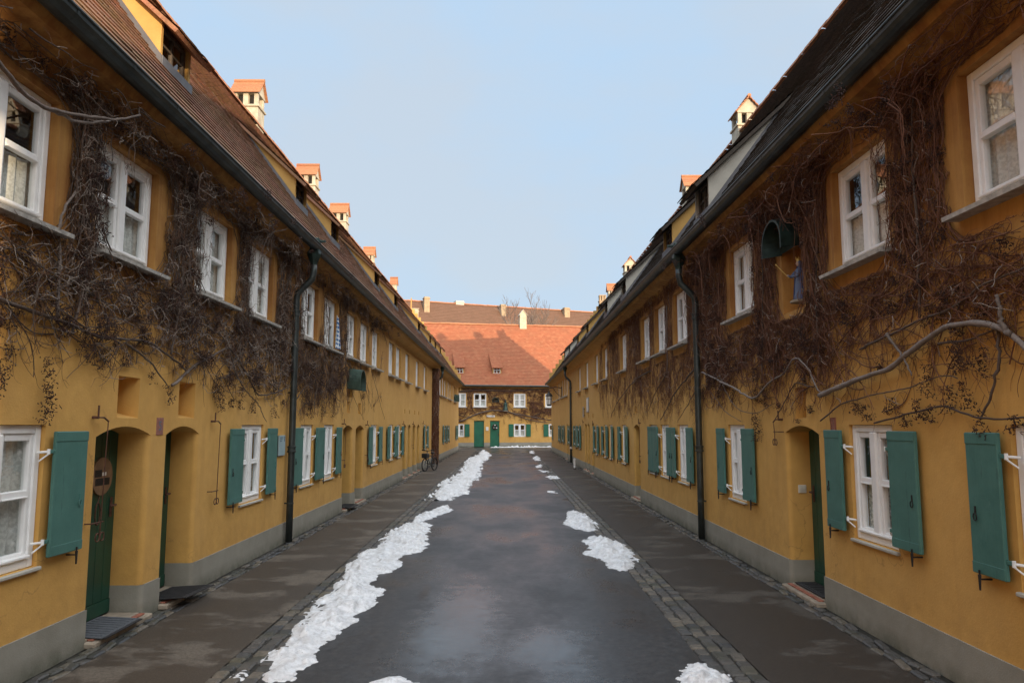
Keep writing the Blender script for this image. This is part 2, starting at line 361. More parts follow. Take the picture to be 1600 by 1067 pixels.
def tubes(P, Rd, n=3):
    """P (N,K,3) polylines, Rd (N,K) radii -> verts, quads, per-face random"""
    Nn, K, _ = P.shape
    T = np.empty_like(P); T[:, 1:-1] = P[:, 2:]-P[:, :-2]; T[:, 0] = P[:, 1]-P[:, 0]; T[:, -1] = P[:, -1]-P[:, -2]
    T /= np.linalg.norm(T, axis=2, keepdims=True)+1e-9
    ref = rng.normal(size=(Nn, 1, 3)); U = np.cross(T, ref); U /= np.linalg.norm(U, axis=2, keepdims=True)+1e-9
    W = np.cross(T, U); a = 2*np.pi*np.arange(n)/n
    V = P[:, :, None]+Rd[:, :, None, None]*(U[:, :, None]*np.cos(a)[:, None]+W[:, :, None]*np.sin(a)[:, None])
    idx = np.arange(Nn*K*n).reshape(Nn, K, n); nx = np.roll(idx, -1, axis=2)
    Q = np.stack([idx[:, :-1], nx[:, :-1], nx[:, 1:], idx[:, 1:]], axis=-1).reshape(-1, 4)
    rn = np.repeat(rng.random(Nn), (K-1)*n)
    return V.reshape(-1, 3), Q, rn
def empty(name, loc=(0, 0, 0), rz=0):
    o = bpy.data.objects.new(name, None); C.objects.link(o); o.location = loc; o.rotation_euler = (0, 0, rz)
    o.empty_display_size = .3; return o
def tag(o, label=None, cat=None, group=None, kind=None):
    for k, v in (('label', label), ('category', cat), ('group', group), ('kind', kind)):
        if v: o[k] = v
    return o

# ------------------------------------------------------------------ frames (x = out of the wall, y = along it, z = up)
XL, XR = 3.416, 3.17
class Fr:
    def __init__(s, side, Yo): s.side, s.Yo = side, Yo; s.loc = (-XL if side < 0 else XR, Yo, 0); s.rz = 0 if side < 0 else math.pi
    def y(s, Y): return (Y-s.Yo) if s.side < 0 else (s.Yo-Y)
    def rect(s, Y0, Y1): a, b = s.y(Y0), s.y(Y1); return (min(a, b), max(a, b))
EY, ESL = 61.0, .18
class FrEnd:
    side = 0
    def __init__(s): s.loc = (0, EY, 0); s.rz = math.atan2(-1, ESL)
    def y(s, X): return X*math.hypot(1, ESL)
    def rect(s, a, b): return (s.y(a), s.y(b))

# profile of the row houses
EAVE_X, EAVE_Z, RX, RZ = .32, 4.66, -3.48, 9.98
SL = (RZ-EAVE_Z)/(EAVE_X-RX)
def roof_z(x): return EAVE_Z+SL*(EAVE_X-x)

def wall_panel(mb, y0, y1, z0, z1, ops, x=0.0):
    """flat panel with openings; op = dict(y0,y1,z0,z1,d,arch,rnd)"""
    ys = {y0, y1}; zs = {z0, z1}; rects = []
    for o in ops:
        r = o.get('rnd', 0); a, b, c, d = o['y0']-r, o['y1']+r, max(o['z0'], z0), min(o['z1'], z1)
        if c >= d: continue
        rects.append((a, b, c, d, o)); ys |= {a, b}; zs |= {c, d}
    ys = sorted(t for t in ys if y0 <= t <= y1); zs = sorted(zs)
    for i in range(len(ys)-1):
        for j in range(len(zs)-1):
            cy, cz = (ys[i]+ys[i+1])/2, (zs[j]+zs[j+1])/2
            if any(a < cy < b and c < cz < d for a, b, c, d, _ in rects): continue
            mb.quad((x, ys[i], zs[j]), (x, ys[i+1], zs[j]), (x, ys[i+1], zs[j+1]), (x, ys[i], zs[j+1]))
    for a, b, c, d, o in rects:
        D = -o['d']; r = o.get('rnd', 0); arch = o.get('arch', 0) if d == o['z1'] else 0
        sp = d
        ya, yb = o['y0'], o['y1']; s0 = o.get('splay', 0)
        for sgn, e, inn in ((-1, a, ya), (1, b, yb)):
            prof = [(x, e)]
            if r:
                for k in range(1, 7):
                    t = math.pi/2*k/6; prof.append((x-r*(1-math.cos(t)), e - sgn*r*math.sin(t)))
            prof.append((D, inn - sgn*s0))
            for k in range(len(prof)-1):
                p, q = prof[k], prof[k+1]
                mb.quad((p[0], p[1], c), (q[0], q[1], c), (q[0], q[1], sp), (p[0], p[1], sp))
        if c == o['z0'] and c > z0: mb.quad((x, a, c), (x, b, c), (D, b-s0, c+s0*1.2), (D, a+s0, c+s0*1.2))
        if d == o['z1']:
            if arch:
                n = 12; pts = []
                for k in range(n+1):
                    t = k/n; pts.append((a+(b-a)*t, d-arch*(2*t-1)**2))
                for k in range(n):
                    p, q = pts[k], pts[k+1]
                    mb.quad((x, p[0], p[1]), (x, q[0], q[1]), (x, q[0], d), (x, p[0], d))
                    mb.quad((x, p[0], p[1]), (x, q[0], q[1]), (D, q[0], q[1]), (D, p[0], p[1]))
            else: mb.quad((x, a, d), (x, b, d), (D, b-s0, d-s0*.3), (D, a+s0, d-s0*.3))
        if o.get('closed'): mb.quad((D, a, c), (D, b, c), (D, b, d), (D, a, d))

def tile_plane(mb, y0, y1, x0, z0, slope, length, tw=.175, course=.155, lift=.02, cut=None):
    """tile courses: eave edge at (x0,z0), going back (-x) and up; y0..y1 along"""
    ca, sa = math.cos(math.atan(slope)), math.sin(math.atan(slope))
    n = max(1, round(length/course)); cs = length/n
    def P(y, s_, h): return (x0-s_*ca+h*sa, y, z0+s_*sa+h*ca)
    for i in range(n):
        s0 = i*cs; off = (i % 2)*.5*tw
        k = math.floor((y0-off)/tw)
        band = random.random()*.1
        while k*tw+off < y1:
            a, b = max(y0, k*tw+off), min(y1, (k+1)*tw+off-.006); k += 1
            if b-a < .02: continue
            if cut and cut((a+b)/2, s0): continue
            l0 = lift+random.uniform(-.002, .003); l1 = l0+random.uniform(-.0015, .0015); d = random.uniform(-.005, .005)
            se = min(s0+cs+.01, length)
            r = random.random()
            p = [P(a, s0+d, l0), P(b, s0+d, l1), P(b, se, .004), P(a, se, .004), P(a, s0+d, l0-.017), P(b, s0+d, l1-.017)]
            mb.add(p, [(0, 1, 2, 3), (4, 5, 1, 0)], r)

def ridge_caps(mb, y0, y1, x, z, r=.11, seg=.36):
    y = y0
    while y < y1-.05:
        e = min(y+seg+.03, y1); rr = r*random.uniform(.95, 1.05); dz = random.uniform(-.012, .012); q = random.random()
        for k in range(6):
            a0, a1 = math.pi*(k/6)-.1*(k == 0), math.pi*((k+1)/6)
            A = [(x+rr*1.1*math.cos(t), yy, z+dz+rr*sc*math.sin(t)) for t, yy, sc in ((a0, y, 1.08), (a1, y, 1.08), (a1, e, .95), (a0, e, .95))]
            mb.quad(*A, r=q)
        y += seg

# ------------------------------------------------------------------ house parts
def window(house, y0, y1, z0, z1, setback, kind, small=False):
    """white casement window; origin at the bottom middle of its opening"""
    yc = (y0+y1)/2; w = (y1-y0)/2-.004; h = z1-z0-.004; loc = (0, yc, z0+.002)
    mb = MB(); b = -setback
    def bx(xa, xb, ya, yb, za, zb, bev=.006): mb.box(xa, xb, ya, yb, za, zb, bev)
    fw, sw = .062, .052
    bx(b-.075, b, -w, -w+fw, 0, h); bx(b-.075, b, w-fw, w, 0, h)
    bx(b-.075, b-.001, -w+fw, w-fw, h-fw, h); bx(b-.075, b-.001, -w+fw, w-fw, 0, fw)
    mh = .052
    bx(b-.07, b+.012, -mh, mh, fw, h-fw, .012)
    bx(b-.02, b+.022, -w+fw, w-fw, fw+.006, fw+.03, .006)       # weather bar
    zt = h*.52
    for s in (-1, 1):
        ya, yb = (mh, w-fw) if s > 0 else (-w+fw, -mh)
        bx(b-.065, b-.014, ya, ya+sw*.75, fw, h-fw); bx(b-.065, b-.014, yb-sw*.75, yb, fw, h-fw)
        bx(b-.065, b-.015, ya+sw*.75, yb-sw*.75, h-fw-sw, h-fw); bx(b-.065, b-.015, ya+sw*.75, yb-sw*.75, fw, fw+sw)
        bx(b-.062, b-.010, ya+sw*.75, yb-sw*.75, zt-.024, zt+.024); 
        bx(b-.05, b+.002, ya+sw*.75, yb-sw*.75, zt-.034, zt-.02, .004)
    o = mb.build('window', 'white', house, (0, 0, 0)); o.location = loc
    g = MB(); xg = b-.042
    g.quad((xg, -w+fw, fw), (xg, w-fw, fw), (xg, w-fw, h-fw), (xg, -w+fw, h-fw))
    g.build('pane', 'glass', o)
    cm = MB(); n = 26; top = h-.04; bot = {'half': fw, 'full': fw, 'top': h*.5, 'sides': fw}[kind]
    if kind == 'half': top = h*.50
    amp = random.uniform(.012, .022); ph = random.uniform(0, 6)
    def crt(a, c, wv, hem=0.0):
        for k in range(n):
            ts = [a+(c-a)*k/n, a+(c-a)*(k+1)/n]
            xs = [b-.095+amp*math.sin(t*wv+ph) for t in ts]; hz = [bot+hem*abs(math.sin(t*14)) for t in ts]
            cm.quad((xs[0], ts[0], hz[0]), (xs[1], ts[1], hz[1]), (xs[1], ts[1], top), (xs[0], ts[0], top))
    if kind == 'sides': crt(-w+.03, -w*.35, 60); crt(w*.35, w-.03, 60)
    else: crt(-w+.03, w-.03, 48, .03 if kind != 'full' else 0)
    cm.build('curtain', random.choice(['lace', 'net', 'lace', 'net', 'drape']) if kind in ('sides',) else random.choice(['lace', 'net']), o)
    return o
def add_sill(w, y0, y1, sb):
    mb = MB(); a = (y1-y0)/2+.07
    vs = [(-sb-.02, -a, .012), (-sb-.02, a, .012), (.13, a, -.028), (.13, -a, -.028), (-sb-.02, -a, -.05), (-sb-.02, a, -.05), (.125, a, -.058), (.125, -a, -.058)]
    mb.add(vs, [(0, 1, 2, 3), (3, 2, 6, 7), (4, 7, 6, 5), (0, 3, 7, 4), (1, 5, 6, 2)])
    mb.build('sill', 'sill', w)
def shutter(house, ya, yb, z0, z1, hinge, m='teal', detail=True, off=.035):
    """hinge = +1/-1: which y side carries the hinges"""
    yc = (ya+yb)/2; w = (yb-ya)/2; h = z1-z0; mb = MB(); tilt = R(random.uniform(-2.5, 3.5))
    mb.box(off, off+.03, -w, w, 0, h, .005)
    if detail:
        mb.box(off+.0301, off+.034, -w+.002, w-.002, h-.075, h-.004, .002); mb.box(off+.0301, off+.034, -w+.002, w-.002, .004, .075, .002)
    o = mb.build('shutter', m, house); o.location = (0, yc, z0)
    o.rotation_euler = (0, 0, tilt*hinge*.5)
    if detail:
        for zz in (h*.13, h*.84):
            hb = MB(); e = hinge*w
            hb.box(off+.006, off+.02, e-hinge*.0, e+hinge*.055, zz-.014, zz+.014, .003)
            hb.build('hinge_strap', m, o)
            pb = MB(); pb.tube([(off+.012, e+hinge*.06, zz-.02), (off+.012, e+hinge*.06, zz+.02)], .011, 8)
            pb.tube([(off+.012, e+hinge*.06, zz), (-.005, e+hinge*.115, zz-.005)], .009, 6)
            pb.tube([(off+.012, e+hinge*.06, zz-.018), (-.0, e+hinge*.10, zz-.07)], .006, 6)
            pb.build('hinge_pin', 'white', o)
        st = MB(); e = -hinge*(w-.09)
        st.tube([(.0, e, -.03), (off+.045, e, -.03), (off+.045, e, .03)], .007, 6); st.tube([(off+.045, e, .0), (off+.047, e, -.10)], [.011, .006], 6)
        st.build('shutter_stay', 'iron', o)
        rg = MB(); e = -hinge*(w-.07); zc = h*.42
        rg.tube([(off+.038, e+.018*math.cos(t), zc-.02+.024*math.sin(t)) for t in [2*math.pi*k/10 for k in range(11)]], .004, 5, False)
        rg.box(off+.03, off+.037, e-.006, e+.006, zc-.0, zc+.05, .001)
        rg.build('ring_latch', 'iron' if random.random() < .4 else m, o)
    return o
def door(house, y0, y1, z1, depth, m='green', handle=1, z0=.07):
    mb = MB(); yc = (y0+y1)/2; w = (y1-y0)/2-.003; x = -depth+.012
    mb.box(x-.05, x, -w, w, 0, z1-z0, .003)
    n = max(3, int((2*w)/.13))
    for k in range(n):
        a = -w+.01+(2*w-.02)*k/n; mb.box(x+.0002, x+.008, a+.003, a+(2*w-.02)/n-.003, .14, z1-z0-.06, .003)
    mb.box(x+.0004, x+.012, -w+.004, w-.004, .01, .13, .004)
    o = mb.build('door', m, house); o.location = (0, yc, z0)
    hb = MB(); e = handle*(w-.09)
    hb.box(x+.012, x+.018, e-.02, e+.02, .88, 1.06, .003); hb.tube([(x+.018, e, .99), (x+.06, e, .99), (x+.065, e-handle*.11, .985)], .009, 8)
    hb.build('handle', 'rust', o); return o
def step(house, y0, y1, depth):
    mb = MB(); mb.box(-depth, -.0, y0, y1, 0, .068, .006); mb.box(.0, .10, y0-.05, y1+.06, .0, .05, .01)
    mb.build('doorstep', 'stone', house)
    mb = MB(); 
    for k in range(4):
        a = y0+(y1-y0)*k/4; mb.box(.004, .055, a+.006, a+(y1-y0)/4-.006, .05, .064, .004)
    mb.build('brick_edge', 'brick', house)
def bell_pull(house, y, zt, zb, d=1):
    mb = MB()
    mb.tube([(0, y-d*.12, zt), (.055, y-d*.12, zt)], .012, 6); mb.tube([(.05, y-d*.12, zt+.10), (.05, y-d*.12, zt), (.06, y-d*.05, zt+.0), (.06, y+d*.02, zt-.03)], .008, 6)
    mb.tube([(.06, y+d*.02, zt-.03), (.057, y+d*.01, (zt+zb)/2), (.055, y+d*.005, zb)], .0045, 5)
    mb.tube([(0, y-d*.14, zb+.02), (.05, y-d*.13, zb+.02), (.05, y+d*.05, zb+.02)], .006, 6)
    for c in (-.035, .035): mb.tube([(.055, y+c+.032*math.cos(t), zb-.10+.035*math.sin(t)) for t in [2*math.pi*k/10 for k in range(11)]], .0055, 5, False)
    mb.tube([(.055, y, zb+.02), (.055, y, zb-.07)], .005, 5)
    mb.build('bell_pull', 'rust', house)
def dormer(house, y, w, x, hgt, roofm, cheek='yellow'):
    z0 = roof_z(x); zt = z0+hgt; m2 = .93
    run = hgt/(SL-m2); xb = x-run; zb = roof_z(xb)
    mb = MB(); t = .05
    for s in (-1, 1):
        ya, yb = y+s*w/2, y+s*(w/2-t)
        a, b, c = (x, zt), (x, z0-.05), (xb, zb)
        for yy in (ya, yb): mb.poly([(a[0], yy, a[1]), (b[0], yy, b[1]), (c[0], yy, c[1])])
        mb.quad((x, ya, zt), (x, yb, zt), (x, yb, z0-.05), (x, ya, z0-.05))
    d = mb.build('dormer', cheek, house)
    fl = MB(); e = .012
    for s in (-1, 1):
        yy = y+s*(w/2+.006)
        for q in (0, 1):
            u0, u1 = (x+.02, xb) ; ofs = .13
            fl.quad((u0, yy+s*q*e, roof_z(u0)+.01), (u1, yy+s*q*e, roof_z(u1)+.01), (u1, yy+s*q*e, roof_z(u1)+.06), (u0, yy+s*q*e, roof_z(u0)+ofs))
    fl.box(x, x+.035, y-w/2-.01, y+w/2+.01, z0-.16, z0+.10, .006)
    fl.build('flashing', 'lead', d)
    wn = MB(); a, b = y-w/2+t, y+w/2-t; zA, zB = z0+.10, zt-.03
    for q0, q1, q2, q3 in ((a, a+.06, zA, zB), (b-.06, b, zA, zB), (a+.06, b-.06, zB-.05, zB), (a+.06, b-.06, zA, zA+.05), (y-.02, y+.02, zA+.05, zB-.05)): wn.box(x-.09, x-.045, q0, q1, q2, q3, .004)
    zm = (zA+zB)/2
    wn.box(x-.08, x-.05, a+.06, y-.02, zm-.015, zm+.015, .003); wn.box(x-.08, x-.05, y+.02, b-.06, zm-.015, zm+.015, .003)
    wn.build('window_frame', 'wood', d)
    gp = MB(); gp.quad((x-.07, a+.02, zA), (x-.07, b-.02, zA), (x-.07, b-.02, zB), (x-.07, a+.02, zB)); gp.build('pane', 'glass', d)
    rf = MB(); ov = .24; x0 = x+ov; zr0 = zt-m2*ov+.03; ang = math.atan(m2); ln = (run+ov)/math.cos(ang)+.05
    y0, y1 = y-w/2-.10, y+w/2+.10; ca, sa = math.cos(ang), math.sin(ang)
    def P(s_, h): return (x0-s_*ca+h*sa, zr0+s_*sa+h*ca)
    pr = [P(0, -.05), P(0, 0), P(ln, 0), P(ln, -.05)]
    rf.add([(p[0], yy, p[1]) for yy in (y0, y1) for p in pr], [(0, 1, 2, 3), (4, 7, 6, 5), (0, 4, 5, 1), (1, 5, 6, 2), (0, 3, 7, 4)])
    tile_plane(rf, y0, y1, x0+.02, zr0-.005, m2, ln+.02, .17, .15)
    rf.build('dormer_roof', roofm, d)
def chimney(house, y, x, wx, wy, ztop, gable='x', capm='ridge', bodym='cream', plain=False):
    zb = RZ-1.2; ze = ztop-.42 if not plain else ztop
    mb = MB(); mb.box(x-wx/2, x+wx/2, y-wy/2, y+wy/2, zb, ze-.42, .015)
    mb.box(x-wx/2-.04, x+wx/2+.04, y-wy/2-.04, y+wy/2+.04, ze-.42, ze-.36, .01)
    # vent storey: four corner piers and a middle pier
    t = .11
    for sx in (-1, 1):
        for sy in (-1, 1):
            cx, cy = x+sx*(wx/2-t/2-.01), y+sy*(wy/2-t/2-.01); mb.box(cx-t/2, cx+t/2, cy-t/2, cy+t/2, ze-.36, ze-.04, .008)
    mb.box(x-.07, x+.07, y-wy/2+.01, y+wy/2-.01, ze-.36, ze-.04, .008)
    mb.box(x-wx/2-.01, x+wx/2+.01, y-wy/2-.01, y+wy/2+.01, ze-.04, ze+.03, .008)
    if not plain:
        if gable == 'x':
            for xx in (x-wx/2, x+wx/2): mb.poly([(xx, y-wy/2, ze+.03), (xx, y+wy/2, ze+.03), (xx, y, ztop-.03)])
        else:
            for yy in (y-wy/2, y+wy/2): mb.poly([(x-wx/2, yy, ze+.03), (x+wx/2, yy, ze+.03), (x, yy, ztop-.03)])
    o = mb.build('chimney', bodym, house)
    dk = MB(); dk.box(x-wx/2+.14, x+wx/2-.14, y-wy/2+.14, y+wy/2-.14, ze-.40, ze-.05); dk.build('vent_shade', 'dark', o)  # solid near-black block painted in for the shade inside the vents
    if not plain:
        cp = MB(); a, b = (wx/2+.07, wy/2+.08)
        n = 5
        for s in (-1, 1):
            for k in range(n):
                f0, f1 = k/n, (k+1)/n
                if gable == 'x':
                    q = [(x-a, y+s*b*(1-f0), ze-.03+(ztop-ze+.03)*f0+.03), (x+a, y+s*b*(1-f0), ze-.03+(ztop-ze+.03)*f0+.03), (x+a, y+s*b*(1-f1), ze-.03+(ztop-ze+.03)*f1), (x-a, y+s*b*(1-f1), ze-.03+(ztop-ze+.03)*f1)]
                else:
                    q = [(x+s*a*(1-f0), y-b, ze-.03+(ztop-ze+.03)*f0+.03), (x+s*a*(1-f0), y+b, ze-.03+(ztop-ze+.03)*f0+.03), (x+s*a*(1-f1), y+b, ze-.03+(ztop-ze+.03)*f1), (x+s*a*(1-f1), y-b, ze-.03+(ztop-ze+.03)*f1)]
                lo = [(p[0], p[1], p[2]-.035) for p in q]
                cp.add(q+lo, [(0, 1, 2, 3), (4, 5, 1, 0), (4, 0, 3, 7), (5, 6, 2, 1), (7, 6, 5, 4)])
        rid = [(x-a, y, ztop+.02), (x+a, y, ztop+.02)] if gable == 'x' else [(x, y-b, ztop+.02), (x, y+b, ztop+.02)]
        cp.tube(rid, .055, 8); cp.build('chimney_cap', capm, o)
def downpipe(house, y, white=0):
    mb = MB(); r = .052
    mb.tube([(.34, y, 4.36), (.34, y, 4.22), (.32, y, 4.10), (.20, y, 3.98), (.105, y, 3.88), (.085, y, 3.78), (.085, y, 3.6), (.085, y, 2.4), (.085, y, 1.0), (.085, y, .02)], r, 14)
    o = mb.build('downpipe', 'zinc', house, smooth=True)
    hp = MB(); hp.box(.25, .43, y-.085, y+.085, 4.50, 4.76, .01)
    hp.lathe([(.055, 4.33), (.06, 4.36), (.115, 4.505)], 8, (.34, y, 0)); hp.box(.43, .52, y-.02, y+.02, 4.70, 4.735, .005); hp.build('hopper', 'copperdark', o)
    for z in (1.42, 3.55): cl = MB(); cl.lathe([(r, z-.05), (r+.016, z-.045), (r+.016, z-.02), (r+.008, z-.015), (r+.008, z+.02), (r+.016, z+.025), (r+.016, z+.05), (r, z+.055)], 14, (.085, y, 0)); cl.build('collar', 'zinc', o)
    for z in (.6, 2.3, 3.3): cl = MB(); cl.tube([(0, y, z), (.085, y, z)], .012, 6); cl.lathe([(r, z-.012), (r+.006, z-.01), (r+.006, z+.01), (r, z+.012)], 14, (.085, y, 0)); cl.build('pipe_clip', 'zinc', o)
def hood(house, y, z, w, h, p, m='copper'):
    mb = MB(); n = 14; prof = []
    hw = w/2; prof.append((-hw, z)); 
    for k in range(n+1):
        a = math.pi-math.pi*k/n; prof.append((hw*math.cos(a), z+h-hw*.9+hw*.9*math.sin(a)))
    prof.append((hw, z))
    for t in (0, .012):
        sc = 1-t*2.4
        for k in range(len(prof)-1):
            (a, b), (c, d) = prof[k], prof[k+1]
            mb.quad((0, y+a*sc*.92, b-t), (0, y+c*sc*.92, d-t), (p, y+c*sc*1.05, d-t-.03), (p, y+a*sc*1.05, b-t-.03))
    for k in range(len(prof)-1):
        (a, b), (c, d) = prof[k], prof[k+1]; e = 1.05
        mb.quad((p, y+a*e, b-.03), (p, y+c*e, d-.03), (p, y+c*e*.93, d-.055), (p, y+a*e*.93, b-.055))
    mb.quad((.012, y-hw*.9, z), (.012, y+hw*.9, z), (.012, y+hw*.9, z+h*.8), (.012, y-hw*.9, z+h*.8))
    return mb.build('copper_hood', m, house, smooth=False)

def house(fr, Y0, Y1, label, group, wallm='ochre', roofm='tile_left', upper=(), ground=(), doors=(), niches=(), dormers=(), chimneys=(), pipes=(), uz=(3.26, 4.24), gz=(.78, 1.80), name='row_house', far=False, gable_far=False, detail=True):
    H = empty(name, fr.loc, fr.rz); tag(H, label, 'house', group)
    y0, y1 = fr.rect(Y0, Y1); ops = []
    WT = 4.36
    for w in upper: a, b = fr.rect(*w[:2]); ops.append(dict(y0=a, y1=b, z0=uz[0], z1=uz[1], d=.15))
    for w in ground: a, b = fr.rect(*w[:2]); ops.append(dict(y0=a, y1=b, z0=gz[0], z1=gz[1], d=.13))
    for d in doors: a, b = fr.rect(*d[:2]); ops.append(dict(y0=a+.05, y1=b-.05, z0=0, z1=d[2], d=d[3], arch=d[4], rnd=.05, door=True))
    for n in niches: a, b = fr.rect(*n[:2]); ops.append(dict(y0=a, y1=b, z0=n[2], z1=n[3], d=n[4], splay=n[5], closed=True, arch=n[6] if len(n) > 6 else 0))
    wl = MB(); wall_panel(wl, y0, y1, .31, WT, ops)
    # cove under the eaves, end walls, back wall, floors
    n = 6; cv = [(0, WT)]+[(.26*(1-math.cos(math.pi/2*k/n)), WT+.17*math.sin(math.pi/2*k/n)) for k in range(1, n+1)]
    for (a, b), (c, d) in zip(cv, cv[1:]): wl.quad((a, y0, b), (a, y1, b), (c, y1, d), (c, y0, d))
    wl.quad((.26, y0, WT+.17), (.26, y1, WT+.17), (.30, y1, 4.6), (.30, y0, 4.6))
    for yy in (y0+.006, y1-.006):
        wl.poly([(-.002, yy, 0), (-.002, yy, 4.6), (RX, yy, roof_z(RX)-.06), (2*RX, yy, 4.6), (2*RX, yy, 0)])
    wl.quad((2*RX, y0, 0), (2*RX, y1, 0), (2*RX, y1, 4.7), (2*RX, y0, 4.7))
    wl.quad((-.4, y0, 2.5), (-.4, y1, 2.5), (2*RX, y1, 2.5), (2*RX, y0, 2.5)); wl.quad((-.4, y0, 4.5), (-.4, y1, 4.5), (2*RX, y1, 4.5), (2*RX, y0, 4.5))
    wl.quad((-1.6, y0, .02), (-1.6, y1, .02), (-1.6, y1, 4.5), (-1.6, y0, 4.5))
    wl.build('wall', wallm, H)
    pl = MB(); wall_panel(pl, y0, y1, 0, .31, [o for o in ops if o.get('door')], .014)
    segs = sorted((o['y0']-.05, o['y1']+.05) for o in ops if o.get('door')); c = y0
    for a, b in segs+[(y1, y1)]:
        pl.quad((.014, c, .31), (.014, a, .31), (-.03, a, .31), (-.03, c, .31)); c = b
    pl.build('plinth', 'plinth', H)
    rf = MB(); ln = math.hypot(EAVE_X-RX, RZ-EAVE_Z)
    rf.quad((EAVE_X-.02, y0, EAVE_Z-.02), (EAVE_X-.02, y1, EAVE_Z-.02), (RX, y1, RZ-.02), (RX, y0, RZ-.02))
    rf.quad((2*RX-EAVE_X, y0, EAVE_Z), (2*RX-EAVE_X, y1, EAVE_Z), (RX, y1, RZ), (RX, y0, RZ))
    tile_plane(rf, y0, y1, EAVE_X, EAVE_Z, SL, ln)
    ro = rf.build('roof', roofm, H)
    rc = MB(); ridge_caps(rc, y0, y1, RX, RZ-.02); rc.build('ridge_tiles', 'ridge', ro)
    gt = MB(); n = 8; gx, gz_, gr = EAVE_X+.055, 4.645, .088
    pr = [(gx+gr*math.cos(math.pi+math.pi*k/n), gz_+gr*math.sin(math.pi+math.pi*k/n)) for k in range(n+1)]
    for (a, b), (c, d) in zip(pr, pr[1:]): gt.quad((a, y0, b), (c, y0, d), (c, y1, d), (a, y1, b))
    pr2 = [((a-gx)*.9+gx, (b-gz_)*.9+gz_) for a, b in pr]
    for (a, b), (c, d) in zip(pr2, pr2[1:]): gt.quad((a, y0, b), (c, y0, d), (c, y1, d), (a, y1, b))
    gt.tube([(gx+gr, y0, gz_+.005), (gx+gr, y1, gz_+.005)], .012, 8)
    g = gt.build('gutter', 'zinc', H)
    k = y0+.35
    while k < y1:
        gb = MB(); pr3 = [((a-gx)*1.05+gx, (b-gz_)*1.05+gz_) for a, b in pr]
        for (a, b), (c, d) in zip(pr3, pr3[1:]): gb.quad((a, k, b), (c, k, d), (c, k+.028, d), (a, k+.028, b))
        k += .78; gb.build('gutter_bracket', 'zinc', g)
    kinds = ['half', 'full', 'half', 'sides', 'half', 'full']
    for i, w in enumerate(upper):
        a, b = fr.rect(*w[:2]); wo = window(H, a, b, *uz, .07, w[2] if len(w) > 2 else kinds[i % 6]); add_sill(wo, a, b, .07)
    for i, w in enumerate(ground):
        a, b = fr.rect(*w[:2]); wo = window(H, a, b, *gz, .028, 'half' if i % 2 else 'full')
        ls = MB(); hw = (b-a)/2; ls.box(-.03, .03, -hw-.02, hw+.02, -.03, -.004, .005); ls.build('sill', 'greyplaster', wo)
        for s in w[2] if len(w) > 2 else ():
            sa, sb = fr.rect(*s[:2]); shutter(H, sa, sb, gz[0]+.05, gz[1]-.05, 1 if (sa+sb) < (a+b) else -1, s[2] if len(s) > 2 else 'teal', detail)
    for d in doors:
        a, b = fr.rect(*d[:2]); door(H, a+.05, b-.05, d[2]+.02, d[3], 'green', -fr.side or 1); step(H, a+.05, b-.05, d[3]-.02)
    for d in dormers: dormer(H, fr.y(d[0]), d[1], d[2], d[3], roofm, d[4] if len(d) > 4 else 'yellow')
    for c in chimneys: chimney(H, fr.y(c[0]), *c[1:])
    for p in pipes: downpipe(H, fr.y(p))
    if gable_far:
        gy = fr.y(gable_far); t = .34*(1 if fr.side < 0 else -1); pts = []; st = .225; x = .14
        pts = [(.0, 4.2), (x+.0, 4.2)]; nst = 16
        for k in range(nst):
            zt = roof_z(x-st)+.18; pts += [(x, zt), (x-st, zt)]; x -= st
        zt = RZ+.95; pts += [(x, zt)]
        mir = [(2*RX-a, b) for a, b in reversed(pts)]; poly = pts+mir
        poly = [p for i, p in enumerate(poly) if i == 0 or (abs(p[0]-poly[i-1][0])+abs(p[1]-poly[i-1][1])) > 1e-4]
        gm = MB(); m_ = len(poly)
        gm.add([(p[0], gy, p[1]) for p in poly]+[(p[0], gy+t, p[1]) for p in poly], [tuple(range(m_)), tuple(range(2*m_-1, m_-1, -1))]+[(i, (i+1) % m_, (i+1) % m_+m_, i+m_) for i in range(m_)])
        gm.build('stepped_gable', 'yellow', H)
    return H

row = 'ochre terraced houses along the street'
